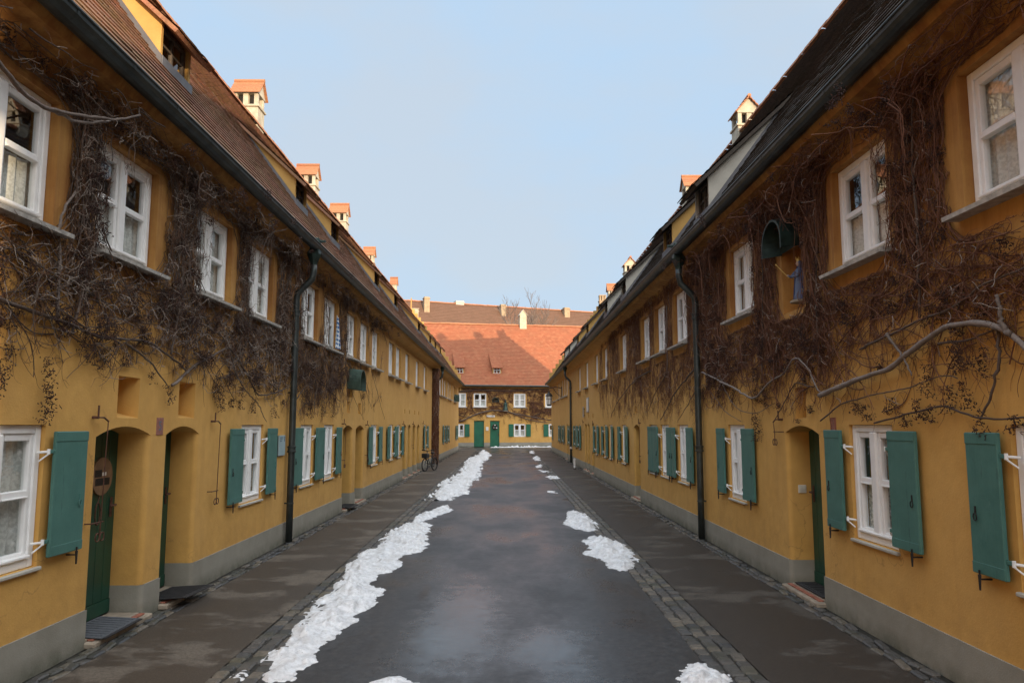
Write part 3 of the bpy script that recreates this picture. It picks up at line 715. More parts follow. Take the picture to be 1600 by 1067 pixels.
# ---- left row
fL1, fL2, fL3, fL4 = Fr(-1, 5), Fr(-1, 16), Fr(-1, 28.5), Fr(-1, 45)
HL1 = house(fL1, -8, 11.58, 'nearest ochre house on the left, a wooden disc hanging on its first door', row,
    upper=[(4.36, 5.46, 'half'), (6.02, 7.08, 'half'), (8.0, 9.06, 'full'), (9.65, 10.7, 'sides')],
    ground=[(4.60, 5.55, [(5.60, 6.00)]), (9.64, 10.5, [(9.13, 9.58), (10.56, 10.97)])],
    doors=[(6.22, 7.20, 1.785, .30, .09), (7.50, 8.32, 1.785, .30, .09)],
    niches=[(6.54, 6.92, 1.86, 2.23, .22, .05), (7.76, 8.16, 1.87, 2.25, .22, .05)],
    dormers=[(8.62, .80, -.62, .56)], chimneys=[])
HL2 = house(fL2, 11.58, 20.5, 'second ochre house on the left, a fluted copper hood above its two arched doorways', row,
    upper=[(12.22, 13.3, 'half'), (13.76, 14.85, 'full'), (15.75, 16.8), (17.22, 18.3), (18.75, 19.82)],
    ground=[(12.40, 13.2, [(11.88, 12.33), (13.26, 13.80)]), (13.98, 14.78, [(14.84, 15.25)]), (18.85, 19.75, [(18.33, 18.79), (19.81, 20.26)])],
    doors=[(15.62, 16.6, 1.785, .30, .09), (16.92, 17.88, 1.785, .30, .09)],
    niches=[(15.95, 16.25, 2.05, 2.3, .15, .03), (17.15, 17.45, 2.05, 2.3, .15, .03), (15.9, 16.5, 2.4, 2.95, .2, .03)],
    dormers=[(14.3, .80, -.66, .54), (17.2, .80, -.66, .54)], chimneys=[(19.75, -3.75, .70, .56, 11.30, 'x')], pipes=[11.62])
HL3 = house(fL3, 20.5, 36.9, 'ochre house on the left with four narrow doorways in a row', row,
    upper=[(21.45, 22.5), (22.85, 23.95), (25.0, 26.05), (27.9, 29.0), (30.65, 31.7)],
    ground=[(21.75, 22.5, [(21.2, 21.68), (22.56, 22.9)]), (23.3, 24.05, [(22.92, 23.26), (24.12, 24.5)]), (31.05, 31.8, [(30.5, 30.98), (31.86, 32.3)])],
    doors=[(24.65, 25.5, 1.80, .28, .09), (25.9, 26.68, 1.80, .28, .09), (27.2, 28.1, 1.80, .28, .09), (28.55, 29.4, 1.80, .28, .09)],
    niches=[(24.95, 25.15, 2.18, 2.32, .12, .02), (26.2, 26.4, 2.18, 2.32, .12, .02), (27.6, 27.8, 2.18, 2.32, .12, .02), (28.9, 29.1, 2.18, 2.32, .12, .02)],
    dormers=[(22.7, .85, -.62, .54), (26.7, .85, -.62, .54), (33.9, .85, -.62, .54)], chimneys=[(25.9, -3.75, .68, .56, 11.1, 'x'), (31.0, -3.75, .68, .56, 11.2, 'x')], pipes=[35.6])
HL4 = house(fL4, 36.9, 53.2, 'farthest ochre house on the left, ending in a stepped gable', row, uz=(3.33, 4.30),
    upper=[(37.95, 39.2), (39.55, 40.7), (41.0, 42.2), (43.4, 44.55), (44.95, 46.1), (48.2, 49.3), (49.8, 50.8)],
    ground=[(40.3, 41.1, [(39.75, 40.24), (41.16, 41.7)]), (42.9, 43.6, [(42.35, 42.84), (43.66, 44.2)]), (50.5, 51.3, [(49.9, 50.44), (51.36, 51.9)])],
    dormers=[(39.4, .85, -.66, .54), (42.3, .85, -.66, .54), (45.6, .85, -.66, .54)], chimneys=[(38.0, -3.75, .5, .5, 11.0, 'x'), (46.5, -3.75, .36, .4, 11.1, 'x')], gable_far=52.9)
# ---- right row
fR1, fR2, fR3, fR4 = Fr(1, 5), Fr(1, 16.5), Fr(1, 28.5), Fr(1, 44)
HR1 = house(fR1, -8, 11.85, 'nearest ochre house on the right, a statue niche under a copper hood', row, roofm='tile_right',
    upper=[(3.9, 4.95, 'sides'), (5.95, 6.98, 'half'), (9.3, 10.32, 'full')],
    ground=[(3.78, 4.66, [(4.70, 5.03), (3.30, 3.72)]), (6.09, 6.86, [(6.92, 7.27), (5.66, 6.06)]), (9.88, 10.6, [(10.66, 11.0), (9.40, 9.83)])],
    doors=[(7.52, 8.46, 1.79, .27, .09)], niches=[(7.82, 8.12, 1.86, 2.2, .2, .04), (7.74, 8.34, 3.05, 3.9, .27, .05, .12)],
    dormers=[(3.9, .9, -.12, .55), (11.35, .8, .08, .62, 'greyplaster')], chimneys=[])
HR2 = house(fR2, 11.85, 21.5, 'second ochre house on the right, one window closed by its teal shutters', row, roofm='tile_right',
    upper=[(12.8, 13.85), (14.55, 15.57), (16.2, 17.2), (19.4, 20.42)],
    ground=[(12.95, 13.7, [(13.76, 14.05), (12.45, 12.9)]), (14.5, 15.25, [(14.09, 14.46), (15.32, 15.45)]), (15.6, 16.45, []), (19.68, 20.38, [(20.45, 20.8), (19.15, 19.62)])],
    doors=[(17.65, 18.5, 1.80, .28, .09)], niches=[(18.0, 18.25, 2.08, 2.25, .12, .02)],
    dormers=[(14.4, .8, -.05, .56), (20.9, .8, -.20, .56, 'greyplaster')], chimneys=[(20.2, -3.66, .66, .6, 10.98, 'y')], pipes=[11.90])
HR3 = house(fR3, 21.5, 35.6, 'third ochre house on the right, three narrow doorways and a pale plate between the storeys', row, roofm='tile_right',
    upper=[(23.1, 24.1), (25.5, 26.5), (28.6, 29.7), (31.55, 32.6)],
    ground=[(23.4, 24.05, [(24.1, 24.42), (22.98, 23.35)]), (22.2, 22.85, [(21.8, 22.14)]), (25.7, 26.3, [(26.36, 26.75), (25.25, 25.64)]), (31.8, 32.4, [(32.46, 32.9), (31.3, 31.74)]), (33.5, 34.1, [(34.2, 34.6), (33.0, 33.44)])],
    doors=[(26.85, 27.5, 1.84, .25, .08), (28.25, 28.95, 1.84, .25, .08), (29.2, 30.0, 1.84, .25, .08)], niches=[(27.0, 27.3, 2.05, 2.2, .12, .02), (28.4, 28.7, 2.05, 2.2, .12, .02)],
    dormers=[(25.4, .8, -.3, .55, 'greyplaster'), (32.2, .85, -.4, .55)], chimneys=[(26.0, -3.6, .68, .58, 10.75, 'x')], pipes=[35.5])
HR4 = house(fR4, 35.6, 52, 'farthest ochre house on the right behind the street lantern, ending in a stepped gable', row, roofm='tile_right', uz=(3.33, 4.30),
    upper=[(38.4, 39.5), (39.95, 41.0), (41.6, 42.7), (44.4, 45.6), (47.5, 48.6), (49.4, 50.5)],
    ground=[(36.7, 37.4, [(37.45, 37.9), (36.2, 36.64)]), (40.6, 41.3, [(41.36, 41.8), (40.1, 40.54)]), (43.4, 44.1, [(44.16, 44.6), (42.9, 43.34)]), (50.6, 51.2, [(50.0, 50.5)])],
    doors=[(38.2, 39.1, 1.84, .25, .08)],
    dormers=[(37.6, .85, -.5, .55), (43.2, .85, -.55, .55, 'greyplaster'), (47.5, .85, -.6, .55, 'greyplaster')],
    chimneys=[(39.5, -3.55, .66, .58, 10.8, 'y'), (46.5, -3.55, .5, .5, 10.7, 'x')], gable_far=51.7)
chimney(HR4, fR4.y(51.0), -3.55, .48, .5, 10.75, plain=True, bodym='tan')
# closed pair of shutters over one window of the second right house
for a, b in ((15.52, 16.01), (16.02, 16.50)):
    sa, sb = fR2.rect(a, b); shutter(HR2, sa, sb, .80, 1.76, 1 if a > 16 else -1, off=.006)

# ---- end house
fE = FrEnd(); yE = fE.y
def end_house():
    H = empty('end_house', fE.loc, fE.rz); tag(H, 'ochre house closing the end of the street, green doors and a big terracotta roof', 'house')
    y0, y1 = -15, 15; ez, rx, rz = 5.0, -5.0, 10.72; sl = (rz-ez)/(.3-rx)
    uz, gz = (3.24, 4.36), (.82, 1.87); ops = []
    ups = [(-4.25, -3.28), (-2.66, -1.62), (.62, 1.60), (3.25, 4.25), (-7.5, -6.5), (6.5, 7.5)]
    gr = [(-4.25, -3.40), (.63, 1.60), (3.52, 4.45)]
    drs = [(-2.62, -1.80), (-1.32, -.55)]
    for a, b in ups: ops.append(dict(y0=yE(a), y1=yE(b), z0=uz[0], z1=uz[1], d=.12))
    for a, b in gr: ops.append(dict(y0=yE(a), y1=yE(b), z0=gz[0], z1=gz[1], d=.12))
    for a, b in drs: ops.append(dict(y0=yE(a), y1=yE(b), z0=0, z1=2.13, d=.12, door=True))
    wl = MB(); wall_panel(wl, y0, y1, .36, 4.8, ops)
    wl.quad((0, y0, 4.8), (0, y1, 4.8), (.24, y1, 4.96), (.24, y0, 4.96))
    for yy in (y0, y1): wl.poly([(0, yy, 0), (0, yy, 4.9), (rx, yy, rz-.1), (2*rx, yy, 4.9), (2*rx, yy, 0)])
    wl.quad((2*rx, y0, 0), (2*rx, y1, 0), (2*rx, y1, 5), (2*rx, y0, 5)); wl.quad((-1.6, y0, 0), (-1.6, y1, 0), (-1.6, y1, 4.9), (-1.6, y0, 4.9)); wl.quad((-.4, y0, 2.6), (-.4, y1, 2.6), (-9, y1, 2.6), (-9, y0, 2.6))
    wl.build('wall', 'ochre_end', H)
    pl = MB(); wall_panel(pl, y0, y1, 0, .36, [o for o in ops if o.get('door')], .014); pl.build('plinth', 'plinth', H)
    rf = MB(); ln = math.hypot(.3-rx, rz-ez)
    rf.quad((.28, y0, ez-.02), (.28, y1, ez-.02), (rx, y1, rz-.02), (rx, y0, rz-.02)); rf.quad((2*rx-.3, y0, ez), (2*rx-.3, y1, ez), (rx, y1, rz), (rx, y0, rz))
    tile_plane(rf, y0, y1, .3, ez, sl, ln, .22, .18)
    ro = rf.build('roof', 'tile_end', H); rc = MB(); ridge_caps(rc, y0, y1, rx, rz-.02, .12, .4); rc.build('ridge_tiles', 'ridge', ro)
    gt = MB(); gt.tube([(.36, y0, ez-.04), (.36, y1, ez-.04)], .08, 10); gt.build('gutter', 'zinc', H)
    for i, (a, b) in enumerate(ups): wo = window(H, yE(a), yE(b), *uz, .03, 'half' if i % 2 else 'full'); add_sill(wo, yE(a), yE(b), .03)
    for i, (a, b) in enumerate(gr):
        window(H, yE(a), yE(b), *gz, .02, 'half')
        for s in ((a-.44, a-.03, 1), (b+.03, b+.42, -1)): shutter(H, yE(s[0]), yE(s[1]), gz[0]+.02, gz[1]-.02, s[2], 'greenlite', False)
    for i, (a, b) in enumerate(drs):
        door(H, yE(a), yE(b), 2.10, .09, 'greenlite', 1, .03)
    mb = MB(); mb.box(0, .05, yE(-1.66), yE(-1.45), 1.32, 1.62, .01); mb.box(.05, .056, yE(-1.62), yE(-1.49), 1.5, 1.56, .002); mb.build('mailbox', 'whiteplate', H)
    # dormers
    for X in (-3.72, -.66):
        yc = yE(X); w = .72; z0 = 6.02; x = .3-(z0-ez)/sl; zt = z0+.60; m2 = .72; run = (zt-z0)/(sl-m2); xb = x-run; zb = ez+sl*(.3-xb)
        d = MB()
        for s in (-1, 1):
            for yy in (yc+s*w/2, yc+s*(w/2-.08)): d.poly([(x, yy, zt), (x, yy, z0-.05), (xb, yy, zb)])
            d.quad((x, yc+s*w/2, zt), (x, yc+s*(w/2-.08), zt), (x, yc+s*(w/2-.08), z0-.05), (x, yc+s*w/2, z0-.05))
        do = d.build('dormer', 'yellow', H)
        wn = MB(); a, b = yc-w/2+.08, yc+w/2-.08
        for q in ((a, a+.05, z0, zt), (b-.05, b, z0, zt), (a, b, zt-.06, zt), (a, b, z0-.02, z0+.05), (yc-.02, yc+.02, z0, zt), (a, b, (z0+zt)/2-.02, (z0+zt)/2+.02)): wn.box(x-.06, x-.02, *q, .003)
        wn.build('window_frame', 'white', do)
        gp = MB(); gp.quad((x-.05, a, z0), (x-.05, b, z0), (x-.05, b, zt), (x-.05, a, zt)); gp.build('pane', 'glass', do)
        rm = MB(); ca, sa = math.cos(math.atan(m2)), math.sin(math.atan(m2)); ov = .2; l2 = (run+ov)/ca+.1
        A = [(x+ov, zt-m2*ov+.02), (x+ov-l2*ca, zt-m2*ov+.02+l2*sa)]
        rm.add([(p[0], yy, p[1]+h) for yy in (yc-w/2-.1, yc+w/2+.1) for p in A for h in (-.05, .0)], [(0, 1, 3, 2), (4, 6, 7, 5), (0, 4, 5, 1), (1, 5, 7, 3), (0, 2, 6, 4)])
        tile_plane(rm, yc-w/2-.1, yc+w/2+.1, x+ov+.02, zt-m2*ov+.02, m2, l2, .2, .17); rm.build('dormer_roof', 'tile_end', do)
    for X, w, zt, gab in ((-7.25, .72, 11.95, False), (2.35, .62, 12.1, True)):
        yc = yE(X); cm = MB(); cm.box(rx-.3, rx+.35, yc-w/2, yc+w/2, 9.6, zt-(.45 if gab else .3), .02)
        if gab:
            for xx in (rx-.3, rx+.35): cm.poly([(xx, yc-w/2, zt-.45), (xx, yc+w/2, zt-.45), (xx, yc, zt)])
        else: cm.box(rx-.36, rx+.41, yc-w/2-.06, yc+w/2+.06, zt-.3, zt-.22, .01); [cm.box(rx-.3+k*.5, rx-.15+k*.5, yc-w/2, yc+w/2, zt-.22, zt-.06, .01) for k in (0, 1)]; cm.box(rx-.36, rx+.41, yc-w/2-.06, yc+w/2+.06, zt-.06, zt, .01)
        co = cm.build('chimney', 'cream', H)
        if gab:
            cp = MB()
            for s in (-1, 1): cp.add([(rx-.36, yc+s*(w/2+.08), zt-.5), (rx+.41, yc+s*(w/2+.08), zt-.5), (rx+.41, yc, zt+.04), (rx-.36, yc, zt+.04), (rx-.36, yc+s*(w/2+.08), zt-.55), (rx+.41, yc+s*(w/2+.08), zt-.55), (rx+.41, yc, zt-.01), (rx-.36, yc, zt-.01)], [(0, 1, 2, 3), (4, 5, 1, 0), (5, 6, 2, 1), (4, 0, 3, 7)])
            cp.build('chimney_cap', 'greyplaster', co)
    hood(H, yE(-.9), 3.62, .55, .42, .25)
    return H
HE = end_house()
# ---- building behind
def back_building():
    sl_ = .40; H = empty('tall_building', (0, 87, 0), math.atan2(-1, sl_)); tag(H, 'large building far behind under one long brown tiled roof with chimneys', 'building')
    k = math.hypot(1, sl_); y0, y1 = -32, 30; ez, rz, dx = 8.5, 17.1, 8.0
    mb = MB(); mb.quad((0, y0, 0), (0, y1, 0), (0, y1, ez), (0, y0, ez))
    for yy in (y0, y1): mb.poly([(0, yy, 0), (0, yy, ez), (-dx, yy, rz-.05), (-2*dx, yy, ez), (-2*dx, yy, 0)])
    mb.quad((-2*dx, y0, 0), (-2*dx, y1, 0), (-2*dx, y1, ez), (-2*dx, y0, ez)); mb.build('wall', 'yellow', H)
    rf = MB(); s = (rz-ez)/dx
    rf.quad((-2*dx-.4, y0, ez-.4*s), (-2*dx-.4, y1, ez-.4*s), (-dx, y1, rz), (-dx, y0, rz)); rf.quad((.38, y0, ez-.4*s-.02), (.38, y1, ez-.4*s-.02), (-dx, y1, rz-.02), (-dx, y0, rz-.02))
    tile_plane(rf, y0, y1, .4, ez-.4*s, s, math.hypot(dx+.4, rz-ez+.4*s), .45, .3, .03); ro = rf.build('roof', 'tile_back', H)
    rc = MB(); ridge_caps(rc, y0, y1, -dx, rz-.02, .14, .5); rc.build('ridge_tiles', 'ridge', ro)
    def ch(y, x, w, zt, m, zb):
        c = MB(); c.box(x-w/2, x+w/2, y-w/2, y+w/2, zb, zt-.25, .02); c.box(x-w/2-.06, x+w/2+.06, y-w/2-.06, y+w/2+.06, zt-.25, zt-.15, .01); c.box(x-w/2+.03, x+w/2-.03, y-w/2+.03, y+w/2-.03, zt-.15, zt, .01); c.build('chimney', m, H)
    ch(-7.9, -6.9, .7, 17.5, 'tan', 14); ch(2.3, -7.0, .7, 17.2, 'tan', 14); ch(-3.2, -dx-.4, 1.1, 17.5, 'greyplaster', 15); ch(11.6, -7.4, .8, 17.4, 'tan', 14.5)
    for y in (-10.5, 9.0): d = MB(); d.box(-4.6, -4.4, y-.5, y+.5, 12.6, 13.1, .02); d.build('roof_hatch', 'lead', H)
    return H
back_building()

# ------------------------------------------------------------------ small things on the walls
P_ = math.pi
bell_pull(HL1, fL1.y(6.28), 1.86, .98); bell_pull(HL1, fL1.y(8.75), 1.84, 1.02)
bell_pull(HL2, fL2.y(15.6), 1.82, 1.05); bell_pull(HL2, fL2.y(18.2), 1.8, 1.05); bell_pull(HL3, fL3.y(24.6), 1.82, 1.05); bell_pull(HL3, fL3.y(27.15), 1.82, 1.05); bell_pull(HL3, fL3.y(30.4), 1.85, 1.1)
bell_pull(HR1, fR1.y(8.62), 1.86, 1.7, -1); bell_pull(HR2, fR2.y(17.4), 1.84, 1.05); bell_pull(HR3, fR3.y(26.75), 1.84, 1.05); bell_pull(HR3, fR3.y(30.2), 1.9, 1.5)
mb = MB(); y = fR1.y(8.41)
mb.box(-.20, -.11, y-.018, y+.012, 1.04, 1.13, .005); mb.box(-.185, -.155, y+.012, y+.02, 1.07, 1.10, .002); mb.box(-.145, -.125, y+.012, y+.018, 1.06, 1.11, .002)
mb.build('doorbell', 'plastic', HR1)
hood(HL2, fL2.y(16.15), 2.58, .62, .44, .30); hood(HR1, fR1.y(8.06), 3.74, .56, .36, .22, 'copperdark'); hood(HL4, fL4.y(49.0), 3.35, .6, .45, .3)

def wallthing(name, fr, Y, z, label, cat, group=None):
    o = empty(name, (fr.loc[0], Y, z), fr.rz); return tag(o, label, cat, group)
def text(parent, s, size, x, y, z, m, name='lettering'):
    cu = bpy.data.curves.new(name, 'FONT'); cu.body = s; cu.size = size; cu.extrude = .0008; cu.align_x = 'CENTER'; cu.align_y = 'CENTER'
    ob = bpy.data.objects.new(name, cu); me = bpy.data.meshes.new_from_object(ob)
    o = bpy.data.objects.new(name, me); C.objects.link(o); me.materials.append(M[m]); o.parent = parent
    o.matrix_local = Matrix(((0, 0, 1, x), (1, 0, 0, y), (0, 1, 0, z), (0, 0, 0, 1)))
    bpy.data.objects.remove(ob); bpy.data.curves.remove(cu); return o
t = wallthing('house_number_plaque', fL1, 7.36, 1.70, 'small worn red house number plaque between the two left doors', 'plaque')
m_ = MB(); m_.box(-.002, .006, -.07, .07, 0, .17, .002); m_.build('plate', 'darkred', t); text(t, '5', .13, .0075, 0, .085, 'signtext')
t = wallthing('house_number_plaque', fR1, 7.17, 1.74, 'small reddish number plaque peeping over a shutter on the right', 'plaque')
m_ = MB(); m_.box(-.002, .008, -.05, .05, 0, .13, .002); m_.build('plate', 'darkred', t); m_ = MB()
for q in ((-.05, -.042), (.042, .05)): m_.box(.008, .014, *q, 0, .13, .001)
m_.box(.008, .014, -.042, .042, .122, .13, .001); m_.build('rim', 'brick', t)
t = wallthing('information_board', fL1, 11.3, 1.34, 'pale blue information board beside the left downpipe', 'sign')
m_ = MB(); m_.box(.012, .034, -.15, .15, 0, .30, .004); m_.build('panel', 'signblue', t)
m_ = MB(); [m_.box(.0345, .036, -.12+.2*(k == 0), -.02+.03*k if k else .125, .272-.02*k, .280-.02*k) for k in range(0)]
for k in range(3): m_.box(.0345, .036, -.12, .03-.03*k, .262-.026*k, .274-.026*k)
m_.box(.0345, .036, .09, .125, .21, .285)
m_.build('lettering', 'signtext', t)
m_ = MB(); m_.box(.001, .013, -.155, .155, -.01, .295, .003); m_.build('backing', 'iron', t)
# round wooden disc on the near left door
t = wallthing('door_disc', fL1, 6.85, 1.165, 'brown wooden disc with a small white card on the nearest green door', 'door sign'); yd = 0
m_ = MB(); n = 28
for x0_, x1_, rr in ((-.279, -.255, .17),):
    ring = [[(xx, yd+rr*math.cos(2*P_*k/n), .17+rr*math.sin(2*P_*k/n)) for k in range(n)] for xx in (x0_, x1_)]
    m_.add(ring[0]+ring[1], [tuple(range(n)), tuple(range(2*n-1, n-1, -1))]+[(k, (k+1) % n, (k+1) % n+n, k+n) for k in range(n)])
m_.build('disc', 'woodsign', t); m_ = MB(); m_.box(-.254, -.252, yd-.01, yd+.055, .175, .205); m_.build('card', 'whiteplate', t)
m_ = MB(); m_.box(-.2545, -.2535, -.12, .12, .09, .155); m_.box(-.2545, -.2535, -.13, -.02, .165, .23); m_.build('painted_band', 'iron', t)
m_ = MB(); m_.tube([(-.255, -.05+.04*math.cos(q), -.16+.10*math.sin(q)) for q in [2*P_*k/14 for k in range(15)]], .006, 5, False); m_.tube([(-.255, -.05, -.06), (-.262, -.02, .01)], .004, 5); m_.build('wire_ring', 'rust', t)
t = wallthing('stone_plate', fR3, 28.7, 2.27, 'pale grey plate fixed high between two upper windows on the right', 'plate')
m_ = MB(); m_.box(.0, .03, -.35, .35, 0, .58, .01); m_.build('panel', 'greyplate', t)
m_ = MB(); m_.box(.03, .034, -.3, .3, .05, .53, .003); m_.build('inset', 'whiteplate', t)
t = wallthing('street_plate', fR3, 29.95, 2.1, 'small dark metal plate on a bracket above the narrow doorways', 'plate')
m_ = MB(); m_.box(.05, .075, -.12, .12, 0, .42, .01); m_.build('panel', 'greyplate', t); m_ = MB(); [m_.tube([(0, s, z), (.06, s, z)], .012, 6) for s in (-.08, .08) for z in (.08, .34)]; m_.build('bracket', 'iron', t)
t = empty('name_plate', (-1.27, 60.77, 2.42), fE.rz); tag(t, 'long white plate on the end house above the two green doors', 'plate')
m_ = MB(); m_.box(0.0, .03, -.34, .34, 0, .15, .006); m_.build('panel', 'whiteplate', t); m_ = MB(); [m_.box(.03, .033, -.30, -.30, .1, .1) for _ in ()]; m_.box(.03, .032, -.28, .28, .065, .085); m_.build('rule', 'greyplate', t)
t = empty('door_wreath', (-.92, 60.80, 1.62), fE.rz); tag(t, 'dark wreath with pale flowers hanging on the right green end door', 'wreath')
m_ = MB(); m_.tube([(.0, .17*math.cos(q), .17*math.sin(q)) for q in [2*P_*k/18 for k in range(19)]], .055, 7, False)
for k in range(60):
    q = random.uniform(0, 2*P_); c = Vector((.0, .17*math.cos(q), .17*math.sin(q))); d = Vector((random.uniform(.1, 1), random.uniform(-1, 1), random.uniform(-1, 1))).normalized()*random.uniform(.06, .10); m_.tube([c, c+d], [.02, .004], 4)
m_.build('twigs', 'cluster', t); m_ = MB(); m_.ball((.07, -.02, .14), .05, .06, .05); m_.ball((.07, .13, -.08), .05, .06, .05); m_.ball((.06, -.1, -.06), .035); m_.build('flowers', 'whiteplate', t)

def statue(loc, rz, label, h, cloak, robe, sceptre=True):
    t = empty('statue', loc, rz); tag(t, label, 'statue'); s = h/.5
    def sc(mb): mb.v = [(a*s, b*s, c*s) for a, b, c in mb.v]; return mb
    b = MB(); b.lathe([(.085, 0), (.095, .01), (.075, .08), (.068, .18), (.055, .26), (.06, .31), (.066, .345), (.05, .37), (.022, .385), (.02, .395), (.026, .40), (.034, .42), (.036, .445), (.03, .47), (.012, .485)], 16, sx=.8)
    b.tube([(.02, -.055, .345), (.07, -.08, .29), (.11, -.06, .295)], [.024, .02, .012], 8)
    b.tube([(.02, .055, .345), (.07, .08, .27), (.11, .05, .27)], [.024, .02, .012], 8)
    b.ball((.115, -.057, .298), .014); b.ball((.034, 0, .433), .007); 
    sc(b).build('body', robe, t, smooth=True)
    hd = MB(); hd.ball((.010, 0, .437), .030, .027, .036); hd.ball((.040, 0, .434), .006, .005, .008); hd.ball((.12, -.055, .30), .013, .012, .012); sc(hd).build('head', 'skin' if robe != 'bronze' else 'bronze', t, smooth=True)
    ck = MB(); n = 18; pr = [(.115, .0), (.105, .10), (.09, .22), (.085, .31), (.075, .35), (.045, .385), (.040, .43), (.034, .465)]
    for (r0, z0), (r1, z1) in zip(pr, pr[1:]):
        for k in range(n):
            a0, a1 = R(62)+(2*P_-R(124))*k/n, R(62)+(2*P_-R(124))*(k+1)/n
            f = lambda r, a: r*(1+.07*math.sin(a*11)) * 1.0
            ck.quad(*[(f(r, a)*math.cos(a)*.85, f(r, a)*math.sin(a), z) for r, a, z in ((r0, a0, z0), (r0, a1, z0), (r1, a1, z1), (r1, a0, z1))])
    sc(ck).build('cloak', cloak, t, smooth=True)
    cr = MB(); cr.lathe([(.030, .462), (.034, .468), (.031, .478), (.038, .495)], 12, sx=1)
    for k in range(6): a = P_*k/3; cr.tube([(.034*math.cos(a), .034*math.sin(a), .485), (.04*math.cos(a), .04*math.sin(a), .52)], [.008, .003], 5)
    sc(cr).build('crown', 'gold' if robe != 'bronze' else 'bronze', t)
    if sceptre:
        sp = MB(); sp.tube([(.11, -.045, .27), (.155, -.115, .36), (.20, -.18, .45)], [.006, .006, .005], 6); sp.ball((.205, -.187, .46), .012); sc(sp).build('sceptre', 'gold', t)
    bs = MB(); bs.lathe([(.12, -.03), (.12, -.01), (.10, 0)], 16); sc(bs).build('base', 'stone', t)
    return t
statue((XR+.08, 8.03, 3.165), P_, 'crowned statue in a blue cloak with a golden sceptre in the wall niche', .47, 'cloakblue', 'robeblue')
statue((-.06, 60.90, 2.95), fE.rz, 'green bronze statue standing on the middle of the end house wall', .85, 'bronze', 'bronze', False)
# rhombus flag in an upper left window
t = empty('flag', (-XL+.02, 14.58, 3.30)); tag(t, 'furled white and blue lozenge flag leaning in an upper left window', 'flag')
m, nt, b = mat('lozenge_cloth'); g = N(nt, 'ShaderNodeTexCoord'); mp = N(nt, 'ShaderNodeMapping'); mp.inputs['Rotation'].default_value = (R(45), 0, 0); mp.inputs['Scale'].default_value = (1, 1, 1)
L(nt, g.outputs['Object'], mp.inputs['Vector']); sx_ = sep(nt, mp.outputs[0]); cb = N(nt, 'ShaderNodeCombineXYZ'); L(nt, sx_[1], cb.inputs[0]); L(nt, sx_[2], cb.inputs[1])
ck = N(nt, 'ShaderNodeTexChecker'); ck.inputs['Scale'].default_value = 17; ck.inputs['Color1'].default_value = (.75, .78, .8, 1); ck.inputs['Color2'].default_value = (.04, .16, .42, 1); L(nt, cb.outputs[0], ck.inputs[0]); L(nt, ck.outputs[0], b.inputs['Base Color']); M['flag'] = m
m_ = MB(); n = 20
for k in range(n):
    for j in range(10):
        def fp(u, v): w = .03+.14*(1-v)**.8; return (.05+.03*math.sin(u*14+v*3)*(1-v*.6), (u-.5)*2*w, .62*v)
        m_.quad(fp(k/n, j/10), fp((k+1)/n, j/10), fp((k+1)/n, (j+1)/10), fp(k/n, (j+1)/10))
m_.build('cloth', 'flag', t, smooth=True); m_ = MB(); m_.tube([(.03, .0, 0), (.03, .0, .66)], .008, 6); m_.build('pole', 'bikewhite', t)
# door mats
def mat_thing(loc, rz, w, d, m, label, tilt=0, lift=0):
    t = empty('doormat', loc, rz); t.rotation_euler = (0, tilt, rz); tag(t, label, 'doormat'); mb = MB()
    mb.box(-d/2, d/2, -w/2, w/2, 0, .014, .005); mb.build('mat', m, t); r_ = MB()
    for k in range(9): y = -w/2+.05+(w-.1)*k/8; r_.box(-d/2+.03, d/2-.03, y-.012, y+.012, .0142, .019, .002)
    r_.build('ribs', m, t); b_ = MB(); b_.box(d/2, d/2+.03, -w/2, w/2, .002, .012, .003); b_.build('rim', 'rubber', t)
mat_thing((-XL-.06, 6.60, .072), 0, .62, .36, 'matblue', 'blue-grey ribbed doormat at the nearest left door', R(3))
mat_thing((-XL+.04, 7.86, .085), R(-4), .60, .44, 'rubber', 'black rubber doormat tilted over the step of the second left door', R(-4))
mat_thing((XR+.13, 7.98, .075), P_, .72, .20, 'rubber', 'dark doormat in the arched doorway on the right')
mat_thing((-XL+.02, 16.1, .075), 0, .7, .3, 'rubber', 'dark doormat below the left copper hood', R(2))

# lantern on the right
def lantern():
    X, Y, Z = 2.45, 42.3, 2.92; t = empty('street_lantern', (XR, Y, Z)); tag(t, 'black glazed street lantern on a wrought iron wall arm', 'street lamp'); dx = X-XR
    b = MB(); b.tube([(0, 0, .95), (dx*.5, 0, 1.02), (dx, 0, .95), (dx, 0, .80)], .022, 8); b.tube([(0, 0, .45), (dx*.35, 0, .62), (dx*.7, 0, .97)], .015, 6); b.box(-.02, .02, -.05, .05, .35, 1.05, .005)
    b.tube([(dx*.45+.13*math.cos(a)*(1-a/9), 0, .82+.10*math.sin(a)*(1-a/9)) for a in [k*.5 for k in range(15)]], .01, 5); b.build('arm', 'iron', t)
    c = MB(); c.lathe([(.20, .50), (.21, .52), (.14, .62), (.05, .70), (.05, .74), (.02, .80)], 8, (dx, 0, 0)); c.build('cap', 'iron', t)
    f = MB()
    for k in range(6):
        a = P_*k/3; f.tube([(dx+.12*math.cos(a), .12*math.sin(a), 0.02), (dx+.17*math.cos(a), .17*math.sin(a), .50)], .012, 5)
    f.lathe([(.10, -.06), (.13, 0), (.13, .03)], 6, (dx, 0, 0)); f.lathe([(.165, .33), (.165, .35)], 6, (dx, 0, 0)); f.build('frame', 'iron', t)
    g = MB(); n = 6
    for k in range(n):
        a0, a1 = P_*k/3, P_*(k+1)/3; g.quad(*[(dx+r*math.cos(a), r*math.sin(a), z) for r, a, z in ((.118, a0, .03), (.118, a1, .03), (.165, a1, .50), (.165, a0, .50))])
    g.build('glass', M['net'], t)
lantern()
